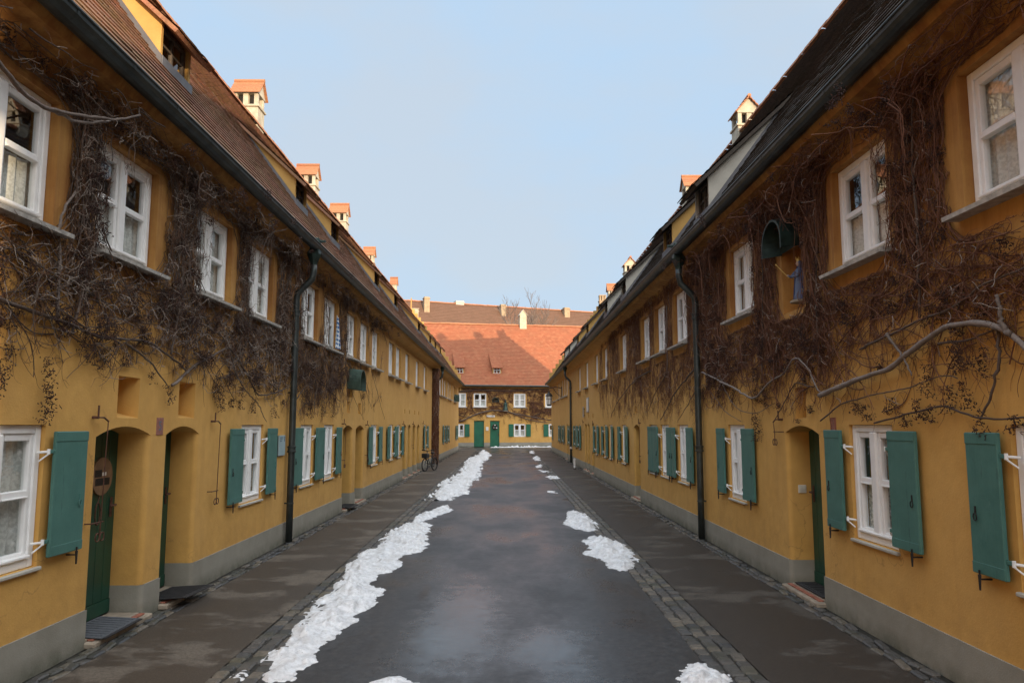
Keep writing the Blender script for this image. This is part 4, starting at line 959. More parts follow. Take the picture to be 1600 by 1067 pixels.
t = empty('marker_post', (2.80, 30.6, 0)); tag(t, 'short white post on the right pavement near the far downpipe', 'post')
m_ = MB(); m_.lathe([(.045, 0), (.045, .40), (.04, .43), (.0, .44)], 12); m_.build('post', 'bikewhite', t); m_ = MB(); m_.lathe([(.07, 0), (.07, .03), (.05, .05)], 12); m_.build('foot', 'iron', t)
m_ = MB(); m_.lathe([(.056, .66), (.062, .67), (.062, .74), (.056, .75)], 14, (.085, fR3.y(35.5), 0)); m_.build('pipe_band', 'bikewhite', HR3)
# bicycle
def bicycle(loc, rz):
    t = empty('bicycle', loc, rz); tag(t, 'small dark bicycle parked by the vine-covered column on the left', 'bicycle'); r = .24; wb = .80
    for c in (-wb/2, wb/2):
        w = MB(); w.tube([(0, c+r*math.cos(a), r+.0+r*math.sin(a)) for a in [2*P_*k/24 for k in range(25)]], .024, 6, False); wo = w.build('wheel', 'rubber', t, smooth=True)
        s = MB(); [s.tube([(0, c, r), (0, c+r*math.cos(a), r+r*math.sin(a))], .003, 4) for a in [2*P_*k/12 for k in range(12)]]; s.tube([(-.04, c, r), (.04, c, r)], .02, 8); s.build('spokes', 'greyplate', wo)
    f = MB(); bb = (0, -.05, .22); st = (0, -.20, .55); hd = (0, .26, .60)
    for a, b in ((bb, st), (bb, hd), (st, hd), ((0, -wb/2, r), bb), ((0, -wb/2, r), st), (hd, (0, wb/2, r)), (hd, (0, .22, .76)), (st, (0, -.22, .66))): f.tube([a, b], .017, 7)
    f.build('frame', 'bikegrey', t)
    h = MB(); h.tube([(-.25, .16, .80), (-.12, .2, .79), (0, .22, .77), (.12, .2, .79), (.25, .16, .80)], .012, 7); h.tube([(-.27, .15, .80), (-.14, .19, .795)], .022, 8); h.tube([(.27, .15, .80), (.14, .19, .795)], .022, 8); h.build('handlebar', 'rubber', t)
    s = MB(); s.ball((0, -.22, .69), .07, .13, .035); s.build('saddle', 'rubber', t)
    k = MB(); k.box(-.13, .13, .27, .46, .50, .68, .02); k.build('basket', 'bikegrey', t); p = MB(); p.tube([(-.11, -.05, .16), (.11, -.05, .28)], .01, 6); p.box(-.16, -.08, -.09, -.01, .15, .17, .004); p.box(.08, .16, -.09, -.01, .27, .29, .004); p.build('pedals', 'rubber', t)
bicycle((-3.02, 29.6, 0.006), R(158))

# ------------------------------------------------------------------ ground
def sheet(name, pts, z, m, sub=False):
    mb = MB(); mb.poly([(x, y, z) for x, y in pts]); o = mb.build(name, m); tag(o, kind='structure'); return o
def rc(x0, x1, y0, y1): return [(x0, y0), (x1, y0), (x1, y1), (x0, y1)]
sheet('ground', rc(-300, 300, -250, 500), -.03, 'groundmat')
road = sheet('road', rc(-1.75, 1.50, -8, 53.6), 0, 'asphalt')
sheet('lane', [(-16, 53.6), (16, 53.6), (16, EY+ESL*16), (-16, EY-ESL*16)], 0, 'asphalt')
sheet('pavement_west', rc(-3.19, -2.12, -8, 53.6), .002, 'pave'); sheet('pavement_east', rc(1.86, 2.95, -8, 53.6), .002, 'paver')
sheet('gutter_bed_west', rc(-2.12, -1.75, -8, 53.6), -.006, 'bed'); sheet('gutter_bed_east', rc(1.50, 1.86, -8, 53.6), -.006, 'bed')
sheet('wall_bed_west', rc(-XL, -3.19, -8, 53.6), -.004, 'bed'); sheet('wall_bed_east', rc(2.95, XR, -8, 53.6), -.004, 'bed')
def cobbles(name, x0, x1, rows, y0, y1, sy, jit=1.0, h=.010):
    mb = MB(); w = (x1-x0)/rows
    for r in range(rows):
        y = y0+random.random()*sy
        while y < y1:
            l = sy*random.uniform(.75, 1.3); g = .010
            cx, cy = x0+w*(r+.5)+random.uniform(-.008, .008)*jit, y+l/2
            T = Matrix.Translation((cx, cy, 0)) @ Matrix.Rotation(random.uniform(-.09, .09)*jit, 4, 'Z') @ Matrix.Rotation(random.uniform(-.05, .05)*jit, 4, 'X') @ Matrix.Rotation(random.uniform(-.05, .05)*jit, 4, 'Y')
            hh = h+random.uniform(-.006, .006)*jit; ww = w*random.uniform(.86, 1.0)
            mb.box(-ww/2+g/2, ww/2-g/2, -l/2+g/2, l/2-g/2, -.05, hh, .012 if y < 30 else 0, T)
            y += l
    o = mb.build(name, 'cobble'); tag(o, kind='structure')
cobbles('cobble_gutter_west', -2.12, -1.75, 3, -2, 53, .135); cobbles('cobble_gutter_east', 1.50, 1.86, 3, -2, 53, .135)
cobbles('cobble_edging_west', -XL+.05, -3.19, 2, -2, 53, .17, 1.8, .012); cobbles('cobble_edging_east', 2.95, XR-.05, 2, -2, 52, .17, 1.8, .012)

# ------------------------------------------------------------------ snow
def snow(poly, res, H, label, group, lump=1.0, rough=0.0):
    P = np.array(poly); x0, y0 = P.min(0)-.03; x1, y1 = P.max(0)+.03
    rx_, ry_ = res
    nx, ny = int((x1-x0)/rx_)+2, int((y1-y0)/ry_)+2
    X, Y = np.meshgrid(x0+np.arange(nx)*rx_, y0+np.arange(ny)*ry_, indexing='ij')
    ys_ = ry_/rx_
    inside = np.zeros(X.shape, bool); D = np.full(X.shape, 1e9)
    asp = min(1.0, rx_/ry_*1.0)
    for i in range(len(P)):
        a, b = P[i], P[(i+1) % len(P)]
        c = ((a[1] > Y) != (b[1] > Y)) & (X < (b[0]-a[0])*(Y-a[1])/((b[1]-a[1]) or 1e-9)+a[0]); inside ^= c
        ax, ay, bx, by = a[0], a[1]*asp, b[0], b[1]*asp; dx, dy = bx-ax, by-ay
        tt = np.clip(((X-ax)*dx+(Y*asp-ay)*dy)/(dx*dx+dy*dy+1e-12), 0, 1)
        D = np.minimum(D, np.hypot(X-ax-tt*dx, Y*asp-ay-tt*dy))
    D = np.where(inside, D, -D)
    f1 = np.empty(X.shape); f2 = np.empty(X.shape)
    for i in range(nx):
        for j in range(ny):
            f1[i, j] = noise.fractal(Vector((X[i, j]*5, Y[i, j]*5*max(asp, .5), 3.7)), 1.0, 2.0, 4)
            f2[i, j] = noise.fractal(Vector((X[i, j]*17, Y[i, j]*17*max(asp, .4), 9.1)), 1.2, 2.0, 2)
    D = D-.01+(.075+rough)*f1+.035*f2
    t = np.clip(D/.22, 0, 1); prof = t*t*(3-2*t)
    prof = np.sqrt(np.clip(prof, 0, 1))*.55+prof*.45
    Z = prof*H*np.clip(.58+.80*f1*lump+.30*np.abs(f1)*lump+.13*f2*lump, .08, 2)
    Z = np.where(D > 0, np.maximum(Z, .002), -.012)
    ox, oy = P.mean(0)
    V = np.stack([X-ox, Y-oy, Z], -1).reshape(-1, 3); idx = np.arange(nx*ny).reshape(nx, ny)
    Q = np.stack([idx[:-1, :-1], idx[1:, :-1], idx[1:, 1:], idx[:-1, 1:]], -1).reshape(-1, 4)
    m = D > -.012; keep = (m[:-1, :-1] | m[1:, :-1] | m[1:, 1:] | m[:-1, 1:]).ravel(); Q = Q[keep]
    u, inv = np.unique(Q, return_inverse=True); V = V[u]; Q = inv.reshape(-1, 4)
    o = npmesh('snow_patch', V, Q, np.zeros(len(Q)), 'snow'); o.location = (ox, oy, .002)
    tag(o, label, 'snow', group)
sg = 'patches of old snow along the roadway'
snow([(-1.88,5.85),(-1.87,6.17),(-1.87,6.56),(-1.93,7.08),(-1.92,7.56),(-1.94,8.11),(-1.92,8.56),(-1.90,8.94),(-2.03,9.50),(-2.05,10.22),(-2.07,10.76),(-1.94,11.48),(-1.98,12.69),(-1.86,13.54),(-1.55,14.12),(-1.34,13.69),(-1.29,12.42),(-1.15,11.47),(-1.22,10.85),(-1.43,10.48),(-1.43,10.04),(-1.32,9.80),(-1.39,9.35),(-1.51,9.20),(-1.53,8.68),(-1.31,8.27),(-1.32,7.79),(-1.39,7.42),(-1.41,7.00),(-1.43,6.42),(-1.47,6.10),(-1.49,5.76),(-1.52,5.46),(-1.67,5.47),(-1.84,5.77)], (.012, .016), .068, 'longest lumpy strip of old snow, along the left gutter nearest the camera', sg)
snow([(-1.76,14.18),(-1.73,15.27),(-1.51,16.45),(-1.27,16.63),(-1.12,16.00),(-1.36,14.89),(-1.63,14.02)], (.02, .03), .07, 'small oval snow patch just beyond the long left strip', sg)
snow([(-1.88,18.05),(-1.79,20.19),(-1.93,22.50),(-1.83,25.95),(-1.66,28.46),(-2.02,38.78),(-1.64,44.69),(-1.61,52.0),(-0.92,43.69),(-1.13,35.28),(-0.99,27.14),(-1.10,22.49),(-1.05,20.19),(-1.34,18.32)], (.035, .07), .07, 'far narrowing snow strip on the left running to the end of the street', sg, 1.0, .22)
snow([(-1.95,5.51),(-1.99,5.62),(-1.94,5.68),(-1.88,5.60),(-1.87,5.51)], (.007, .007), .07, 'fist-sized lump of snow on the left cobbles', sg, .4)
snow([(-1.02,5.25),(-0.97,5.44),(-0.86,5.55),(-0.72,5.52),(-0.60,5.42),(-.6,5.25)], (.013, .013), .02, 'thin flat snow remnant at the bottom edge of the road', sg)
snow([(1.24,15.73),(1.44,16.07),(1.62,15.24),(1.60,14.86),(1.66,14.16),(1.61,12.93),(1.41,12.74),(1.21,13.08),(1.01,14.00),(1.16,14.51)], (.018, .03), .085, 'two-lobed snow patch on the right, farther of the two big ones', sg)
snow([(1.18,11.79),(1.41,12.40),(1.65,11.90),(1.78,11.34),(1.78,10.02),(1.62,9.62),(1.41,9.43),(1.30,9.62),(1.29,10.02),(1.05,10.74),(1.22,11.03)], (.015, .02), .075, 'broad ragged snow patch on the right gutter, nearer of the two big ones', sg)
snow([(1.17,5.20),(1.19,5.40),(1.26,5.62),(1.38,5.82),(1.48,5.82),(1.57,5.68),(1.61,5.49),(1.56,5.20)], (.010, .010), .075, 'snow heap cut off by the bottom edge on the right', sg)
snow([(1.38,26.16),(1.71,26.87),(1.89,25.15),(1.50,24.84)], (.03, .06), .05, 'pointed snow patch on the right, nearest of the far small row', sg)
snow([(1.28,32.89),(1.62,33.64),(1.60,31.82),(1.27,31.48)], (.03, .06), .05, 'third small snow patch in the far right row', sg)
snow([(1.51,42.40),(1.84,42.40),(1.83,37.51),(1.42,38.00)], (.03, .08), .06, 'fourth, longer snow patch in the far right row', sg)
snow([(1.62,52.0),(1.91,51.33),(1.80,46.44),(1.50,47.19)], (.03, .08), .06, 'last snow patch in the far right row, by the corner', sg)
snow([(1.30,30.19),(1.74,28.71),(1.37,28.43)], (.03, .06), .03, 'thin sliver of snow, second in the far right row', sg)
snow([(1.10,20.7),(1.36,20.52),(1.34,19.9),(1.12,19.95)], (.025, .04), .02, 'thin isolated snow fleck on the road halfway along the right', sg)
snow([(-1.3,59.6),(.3,60.0),(2.2,60.5),(3.6,61.0),(3.7,60.6),(2.0,60.0),(.2,59.5),(-1.2,59.2)], (.06, .05), .10, 'snow bank along the foot of the end house', sg)

# ------------------------------------------------------------------ climbing vines
def resample(pts, n):
    p = np.array(pts, float); d = np.r_[0, np.cumsum(np.linalg.norm(np.diff(p, axis=0), axis=1))]
    # smooth through Catmull-like interpolation
    t = np.linspace(0, d[-1], n); q = np.stack([np.interp(t, d, p[:, k]) for k in range(p.shape[1])], 1)
    for _ in range(2): q[1:-1] = (q[:-2]+2*q[1:-1]+q[2:])/4
    return q
def vine(fr, Yo, label, stems, boxes, nb, nt_, rects, grp='leafless climbing vines on the walls', hang=(), vertical=.0, twigm='twig', palefrac=.10, clusters=0, zmax=4.5, tl=(.07, .26), rb=1.0, zmin=1.9, tr=(.0014, .0032), sag=.08):
    side = fr.side
    o = empty('climbing_vine', (fr.loc[0], Yo if side else fr.loc[1], 0), fr.rz); tag(o, label, 'vine', grp)
    yl = (lambda Y: (Y-Yo) if side < 0 else (Yo-Y)) if side else (lambda Y: Y*math.hypot(1, ESL))
    RC = np.array(rects) if rects else np.zeros((0, 4))
    def blocked(P, mg=.02):   # P (...,3) with (out, Y, Z) in facade coordinates
        b = np.zeros(P.shape[:-1], bool)
        for a, c, d, e in RC: b |= (P[..., 1] > a-mg) & (P[..., 1] < c+mg) & (P[..., 2] > d-mg) & (P[..., 2] < e+mg)
        return b
    w = np.array([b[4] for b in boxes], float); w /= w.sum(); B = np.array([b[:4] for b in boxes])
    depth = np.array([b[5] if len(b) > 5 else .07 for b in boxes])
    def sample(n):
        k = rng.choice(len(B), n, p=w); u = rng.random((n, 2))
        Y = B[k, 0]+(B[k, 1]-B[k, 0])*u[:, 0]+rng.normal(0, .05, n); Z = B[k, 2]+(B[k, 3]-B[k, 2])*u[:, 1]+rng.normal(0, .05, n)
        return np.stack([np.abs(rng.normal(0, 1, n))*depth[k]+.008, Y, Z], 1), depth[k]
    def push(P):
        for a, c, d, e in RC:
            ins = (P[..., 1] > a) & (P[..., 1] < c) & (P[..., 2] > d) & (P[..., 2] < e)
            if not ins.any(): continue
            y, z = P[..., 1][ins], P[..., 2][ins]; g = rng.uniform(0, .05, len(y)); D4 = np.stack([y-a, c-y, z-d, (e-z)*1.5], 0); k = D4.argmin(0)
            P[..., 1][ins] = np.where(k == 0, a-g, np.where(k == 1, c+g, y)); P[..., 2][ins] = np.where(k == 2, d-g, np.where(k == 3, e+g, z))
        return P
    def walk(p0, th, K, ln, curl, dz, dout=.012, sag=0.0):
        n = len(p0); P = np.empty((n, K, 3)); P[:, 0] = p0; cv = rng.normal(0, curl, n); o_ = p0[:, 0].copy()
        st = (ln/(K-1))
        for k in range(1, K):
            th = th+cv+rng.normal(0, curl*.9, n); o_ = np.clip(o_+rng.normal(0, dout, n), .006, .32)
            P[:, k, 1] = P[:, k-1, 1]+np.cos(th)*st; z_ = P[:, k-1, 2]+np.sin(th)*st-sag*st*k/K; P[:, k, 2] = zmax-.02-np.abs(zmax-.02-z_); P[:, k, 0] = o_
        P = push(P); P[:, 1:-1] = (P[:, :-2]+2*P[:, 1:-1]+P[:, 2:])/4
        return P
    def loc(P):
        Q = P.copy(); Q[..., 1] = yl(P[..., 1]); return Q
    anchors = []
    if stems:
        for s in stems:
            pts, r, kind = s[0], s[1], s[2]; n = max(14, int(len(pts)*5)); q = resample([(s[3] if len(s) > 3 else .045, y, z) if len((y, z)) == 2 else None for y, z in pts], n)
            q[:, 1:] += np.cumsum(rng.normal(0, .006, (n, 2)), axis=0)*.6; q[:, 0] += np.abs(rng.normal(0, .008, n)); anchors.append(q)
            rr = [r*(1.15-.55*i/n)*random.uniform(.86, 1.14) for i in range(n)]
            mb = MB(); mb.tube([tuple(v) for v in loc(q)], rr, 8 if r > .008 else 6); mb.build('stem', ('stem', 'stemgrey')[kind], o, smooth=True)
    # branches follow the lie of the plant: along the storey in wide beds, upright between the windows
    tall = (B[:, 3]-B[:, 2]) > (B[:, 1]-B[:, 0]); 
    def sampleb(n):
        k = rng.choice(len(B), n, p=w); u = rng.random((n, 2))
        p = np.stack([np.abs(rng.normal(0, .6, n))*depth[k]+.006, B[k, 0]+(B[k, 1]-B[k, 0])*u[:, 0]+rng.normal(0, .04, n), B[k, 2]+(B[k, 3]-B[k, 2])*u[:, 1]+rng.normal(0, .04, n)], 1)
        up = tall[k] | (rng.random(n) < vertical); th = np.where(up, np.pi/2*rng.choice([-1, 1, 1], n)+rng.normal(0, .30, n), rng.choice([0, np.pi], n)+rng.normal(.0, .42, n))
        ok = ~blocked(p); return p[ok], th[ok], depth[k][ok]
    p0, th, _ = sampleb(nb); K = 18
    P = walk(p0, th, K, rng.uniform(.35, 1.35, len(p0)), .075, 0, .006); ok = (blocked(P, -.04).sum(1) == 0) & (P[:, :, 2] < zmax).all(1) & (P[:, :, 2] > zmin).all(1); P = P[ok]
    rad = np.linspace(1, .4, K)[None]*rng.uniform(.0022, .0068, (len(P), 1))*rb; V, Q, rn = tubes(loc(P), rad, 5); npmesh('branches', V, Q, rn, 'stem' if twigm == 'twig' else twigm, o)['kind'] = 'stuff'
    def sprout(P, n, lo, hi, K, curl, dout, wide):
        a = rng.integers(0, len(P), n); q = rng.integers(1, P.shape[1]-1, n); p = P[a, q]; d = P[a, q+1]-P[a, q-1]
        th = np.arctan2(d[:, 2], d[:, 1])+rng.choice([-1, 1], n)*rng.uniform(.3, wide, n); T = walk(p, th, K, rng.uniform(lo, hi, n), curl, 0, dout, sag)
        ok = (blocked(T, -.02).sum(1) == 0) & (T[:, :, 2] < zmax+.03).all(1) & (T[:, :, 2] > zmin-.2).all(1); return T[ok]
    A = sprout(P, int(nt_*.45), *tl, 7, .30, .007, 1.3)
    A2 = sprout(A, int(nt_*.55), tl[0]*.55, tl[1]*.62, 5, .40, .009, 1.5)
    for T, f in ((A, 1.0), (A2, .72)):
        rad = np.linspace(1, .45, T.shape[1])[None]*rng.uniform(*tr, (len(T), 1))*f; V, Q, rn = tubes(loc(T), rad, 3); npmesh('twigs', V, Q, rn, twigm, o)['kind'] = 'stuff'
    Pl = sprout(P, int(nt_*palefrac), tl[0]*.8, tl[1]*.75, 8, .42, .016, 1.4); Pl[:, :, 0] += np.linspace(0, 1, 8)[None]*rng.uniform(.01, .07, (len(Pl), 1))
    if len(Pl):
        rad = np.linspace(1, .55, 8)[None]*rng.uniform(.0018, .0042, (len(Pl), 1)); V, Q, rn = tubes(loc(Pl), rad, 4); npmesh('pale_twigs', V, Q, rn, 'pale', o)['kind'] = 'stuff'
    # dried berry clusters hanging under the twigs
    seeds = []
    if clusters:
        c0, _ = sample(clusters*2); c0 = c0[~blocked(c0, .05)][:clusters]; seeds += [(c, rng.uniform(.06, .2)) for c in c0]
    for (y, z, l) in hang: seeds += [(np.array([.05, y, z]), l)]
    if seeds:
        pp = []; ss = []
        for c, l in seeds:
            m_ = int(40+260*l); t = rng.random(m_)
            q = np.stack([np.abs(c[0]+rng.normal(0, .02, m_))+.005, c[1]+rng.normal(0, .028, m_)*(.5+t)+.03*np.sin(t*5+c[1]*9), c[2]-t*l], 1); pp.append(q)
            st_ = np.linspace(0, 1, 5); ss.append(np.stack([np.full(5, c[0]+.01), c[1]+.02*np.sin(st_*4), c[2]-st_*l], 1))
        p0 = np.concatenate(pp); p0 = p0[~blocked(p0)]; n = len(p0)
        d = rng.normal(size=(n, 3)); d[:, 2] -= .8; d /= np.linalg.norm(d, axis=1, keepdims=True); K = 4
        s_ = np.linspace(0, 1, K); P = p0[:, None]+d[:, None]*s_[None, :, None]*rng.uniform(.010, .026, n)[:, None, None]; P[:, :, 0] = np.maximum(P[:, :, 0], .004)
        rad = np.array([.5, .6, 1.1, .5])[None]*rng.uniform(.0028, .0048, (n, 1)); V, Q, rn = tubes(loc(P), rad, 4); npmesh('dried_clusters', V, Q, rn, 'cluster', o)['kind'] = 'stuff'
    return o
def wrects(wins, z0, z1, m=.0): return [(a-m, b+m, z0, z1) for a, b in wins]
G = 'leafless climbing vines on the walls'
rl1 = wrects([(4.30, 5.60), (6.0, 7.22), (7.98, 9.2), (9.6, 10.84)], 3.24, 4.27)+[(6.4, 7.0, 1.8, 2.3), (7.9, 8.25, 1.8, 2.2)]
vine(fL1, 8, 'thick leafless vine on the nearest left house, dark tangle with curling pale twigs', [
    ([(3.6, 2.72), (4.6, 2.66), (5.64, 2.59), (6.11, 2.54), (6.53, 2.58), (6.93, 2.60), (7.20, 2.55), (7.76, 2.38)], .016, 0),
    ([(6.53, 2.52), (6.95, 2.40), (7.38, 2.20)], .009, 0), ([(7.48, 2.20), (7.98, 2.44), (8.3, 2.56)], .013, 1),
    ([(4.0, 4.02), (4.29, 3.94), (4.41, 3.91), (4.66, 3.88), (5.24, 4.05), (5.58, 4.18), (5.92, 4.37)], .014, 0, .36),
    ([(4.74, 3.90), (5.02, 3.94), (5.29, 4.03), (5.63, 4.21)], .011, 1, .33),
    ([(7.57, 2.23), (7.83, 2.36), (8.06, 2.46), (8.27, 2.50), (8.94, 2.72), (9.35, 2.57), (9.65, 2.42), (10.05, 2.18), (10.54, 2.20), (11.4, 2.35)], .014, 0),
    ([(8.99, 2.70), (9.22, 2.42), (9.58, 2.24), (10.13, 2.06), (10.48, 1.85)], .008, 0),
    ([(5.50, 2.6), (5.45, 3.26), (5.49, 3.40), (5.61, 3.55), (5.66, 3.65), (5.7, 4.1)], .011, 1),
    ([(4.66, 4.50), (4.81, 4.34), (5.10, 4.30), (5.41, 4.36), (5.70, 4.36), (5.92, 4.34)], .007, 0), ([(6.18, 4.49), (6.53, 4.48), (6.71, 4.30), (7.54, 4.43)], .007, 0),
    ([(5.7, 2.5), (5.85, 3.0), (5.82, 3.6), (5.9, 4.2)], .010, 0), ([(7.4, 2.5), (7.55, 3.0), (7.45, 3.6), (7.6, 4.3)], .010, 0), ([(9.3, 2.6), (9.42, 3.2), (9.36, 3.8), (9.45, 4.3)], .009, 0), ([(10.95, 2.3), (11.1, 3.0), (11.0, 3.8), (11.1, 4.3)], .009, 0)],
    [(3.4, 11.5, 2.72, 3.18, 20, .06), (5.66, 5.98, 3.1, 4.35, 7, .08), (5.50, 5.7, 3.1, 4.3, 1, .03), (7.30, 7.95, 3.0, 4.35, 8, .08), (9.28, 9.58, 3.0, 4.35, 3.4, .07), (10.9, 11.5, 2.5, 4.35, 5, .05), (6.0, 11.5, 4.26, 4.42, 11, .30), (3.4, 6.2, 4.26, 4.42, 2.6, .22), (3.4, 8.4, 2.5, 2.75, 5.5, .07), (8.2, 11.5, 2.3, 2.75, 5.5, .06), (9.0, 11.4, 2.0, 2.35, .9, .03), (3.4, 8.2, 2.38, 2.55, .8, .03)],
    1250, 17000, rl1, clusters=280, palefrac=.14, zmin=2.1,
    hang=[(5.45, 2.3, .42), (5.46, 2.1, .3), (4.98, 2.35, .3), (4.9, 2.2, .3), (6.05, 2.46, .18), (6.55, 2.42, .16), (7.0, 2.3, .12), (7.42, 2.2, .2), (8.72, 2.35, .34), (8.8, 2.25, .3), (8.65, 2.4, .25), (5.9, 2.5, .2), (9.9, 2.15, .2), (10.8, 2.1, .2)])
rl2 = wrects([(12.18, 13.42), (13.72, 14.97), (15.7, 16.92), (17.18, 18.42), (18.7, 19.94)], 3.24, 4.27)
vine(fL2, 16, 'thinner leafless vine past the left downpipe, drooping below the upper windows', [
    ([(12.0, 2.9), (12.5, 2.75), (13.2, 2.6), (14.2, 2.45), (15.0, 2.3)], .010, 0), ([(11.9, 2.2), (12.4, 2.45), (13.0, 2.5), (13.6, 2.35)], .008, 0), ([(15.4, 3.1), (15.9, 2.7), (16.6, 2.3), (17.3, 2.0)], .005, 0), ([(17.0, 3.2), (17.6, 2.7), (18.6, 2.2)], .005, 0), ([(18.4, 3.2), (19.2, 2.7), (20.6, 1.95)], .005, 0)],
    [(11.7, 15.3, 2.5, 3.1, 7, .06), (11.7, 14.5, 2.1, 2.6, 2, .05), (11.7, 15.7, 3.1, 4.35, 5, .04), (11.7, 20.4, 4.25, 4.40, 7, .25), (15.2, 17.2, 2.9, 4.3, 2, .03), (15.3, 20, 2.2, 3.2, .6, .02)],
    700, 11000, rl2, clusters=90, vertical=.3, palefrac=.03, hang=[(12.6, 2.3, .35), (12.8, 2.2, .3), (13.6, 2.25, .3), (14.4, 2.2, .25)])
# column of vine round the far left pipe
def column():
    o = empty('climbing_vine', (-3.33, 34.4, 0)); tag(o, 'dense vine bundle climbing the far left wall from pavement to eaves', 'vine', G)
    n = 2600; a = rng.uniform(0, 2*np.pi, n); r = .25*np.sqrt(rng.random(n)); z = rng.uniform(0, 4.2, n); K = 7; t = np.linspace(0, 1, K)
    P = np.empty((n, K, 3)); tw = rng.normal(0, .9, n); l = rng.uniform(.2, .8, n)
    for k in range(K): P[:, k, 0] = r*np.cos(a+tw*t[k])*(.9)+rng.normal(0, .012, n); P[:, k, 1] = r*np.sin(a+tw*t[k])*1.35+rng.normal(0, .012, n); P[:, k, 2] = np.clip(z+l*t[k]-.1, 0.0, 4.38)
    pale = rng.random(n) < .07; rad = np.full((n, K), 1.)*rng.uniform(.005, .013, (n, 1))
    V, Q, rn = tubes(P[~pale], rad[~pale], 4); npmesh('twigs', V, Q, rn, 'twigred', o)['kind'] = 'stuff'
    V, Q, rn = tubes(P[pale], rad[pale], 4); npmesh('pale_twigs', V, Q, rn, 'pale', o)['kind'] = 'stuff'
    s = MB()
    for k in range(5): b = k*1.3; s = MB(); s.tube([(.10*math.cos(b+zz*.6), .15*math.sin(b+zz*.6), zz) for zz in [i*.3 for i in range(15)]], [.04-.0015*i for i in range(15)], 7); s.build('stem', 'stem', o, smooth=True)
column()
rr1 = wrects([(3.85, 5.08), (5.90, 7.08), (9.24, 10.44)], 3.08, 4.27)+[(7.64, 8.44, 2.98, 3.97), (7.52, 8.46, 0, 1.8)]
vine(fR1, 8, 'broad leafless vine on the nearest right house with stout looping grey stems', [
    ([(7.29, 2.09), (6.81, 2.15), (6.31, 2.22), (5.91, 2.25), (5.74, 2.32), (5.37, 2.43), (5.20, 2.49), (4.97, 2.50), (4.60, 2.43), (4.36, 2.28), (4.17, 2.14), (3.85, 1.98), (3.2, 1.85), (3.0, 1.4), (2.96, .7), (2.95, .01)], .021, 1, .07),
    ([(4.45, 2.35), (4.52, 2.37), (4.57, 2.49), (4.61, 2.63)], .016, 1, .08), ([(4.63, 2.40), (4.62, 2.22), (4.71, 2.02), (4.86, 1.84)], .010, 0),
    ([(6.28, 1.81), (5.76, 1.88), (5.29, 1.94), (4.95, 1.85), (4.65, 1.82), (4.44, 1.84), (4.0, 1.86)], .008, 0), ([(7.36, 1.84), (6.92, 1.98), (6.25, 2.03), (5.74, 2.06), (5.27, 2.14), (5.07, 2.09)], .007, 0),
    ([(5.24, 2.38), (4.90, 2.37), (4.63, 2.40)], .009, 0), ([(6.46, 2.46), (6.00, 2.50), (5.51, 2.58), (5.10, 2.61), (4.70, 2.73), (4.33, 2.74), (3.9, 2.8)], .010, 0), ([(5.92, 2.53), (5.71, 2.32), (5.58, 2.14)], .010, 1, .08),
    ([(11.65, 2.62), (10.68, 2.42), (9.86, 2.25), (9.26, 2.12), (8.76, 2.29), (8.18, 2.38), (7.95, 2.55), (7.54, 2.37), (7.41, 2.10), (6.99, 2.14)], .014, 1, .06),
    ([(7.50, 2.18), (7.97, 2.25), (8.36, 2.0), (8.65, 1.84)], .007, 0), ([(11.28, 2.29), (10.56, 2.00), (9.85, 1.85)], .006, 0), ([(10.9, 2.6), (10.4, 2.2), (9.9, 2.0), (9.2, 1.95), (8.7, 2.05)], .006, 0),
    ([(9.0, 2.3), (8.9, 2.9), (8.8, 3.6), (8.9, 4.3)], .009, 0), ([(7.3, 2.4), (7.35, 3.0), (7.25, 3.7), (7.4, 4.3)], .010, 0), ([(5.5, 2.6), (5.45, 3.2), (5.5, 3.9), (5.4, 4.4)], .010, 0)],
    [(3.3, 9.3, 2.62, 3.05, 15, .07), (5.12, 5.85, 3.0, 4.35, 7, .05), (7.1, 7.62, 2.5, 4.3, 7, .05), (8.45, 9.2, 2.5, 4.3, 9, .045), (7.6, 8.45, 2.45, 3.0, 3, .04), (7.6, 8.45, 3.97, 4.35, 4, .06), (10.46, 11.8, 2.45, 4.3, 13, .035), (3.3, 11.8, 4.18, 4.42, 24, .33), (3.5, 9.2, 2.25, 2.7, 5, .05), (4, 8.3, 1.95, 2.25, 1.2, .03), (9.2, 11.8, 2.35, 3.1, 9, .04), (8.5, 11.6, 2.0, 2.4, 1.6, .02), (3.3, 11.8, 2.55, 4.4, 12, .015)],
    1800, 24000, rr1, clusters=260, palefrac=.024, twigm='twigred', zmin=1.9,
    hang=[(6.0, 2.02, .14), (6.4, 1.98, .14), (5.6, 2.0, .16), (5.2, 2.08, .2), (5.0, 2.1, .2), (4.85, 1.9, .2), (6.6, 2.0, .12), (5.45, 1.95, .14), (4.55, 1.86, .12), (5.8, 1.9, .12), (5.1, 2.35, .2), (5.45, 2.25, .25), (4.8, 2.3, .2), (9.3, 1.9, .3), (9.2, 1.95, .35)])
rr2 = wrects([(12.74, 13.95), (14.48, 15.67), (16.14, 17.3), (19.34, 20.52), (23.05, 24.2), (25.4, 26.6)], 3.08, 4.27)
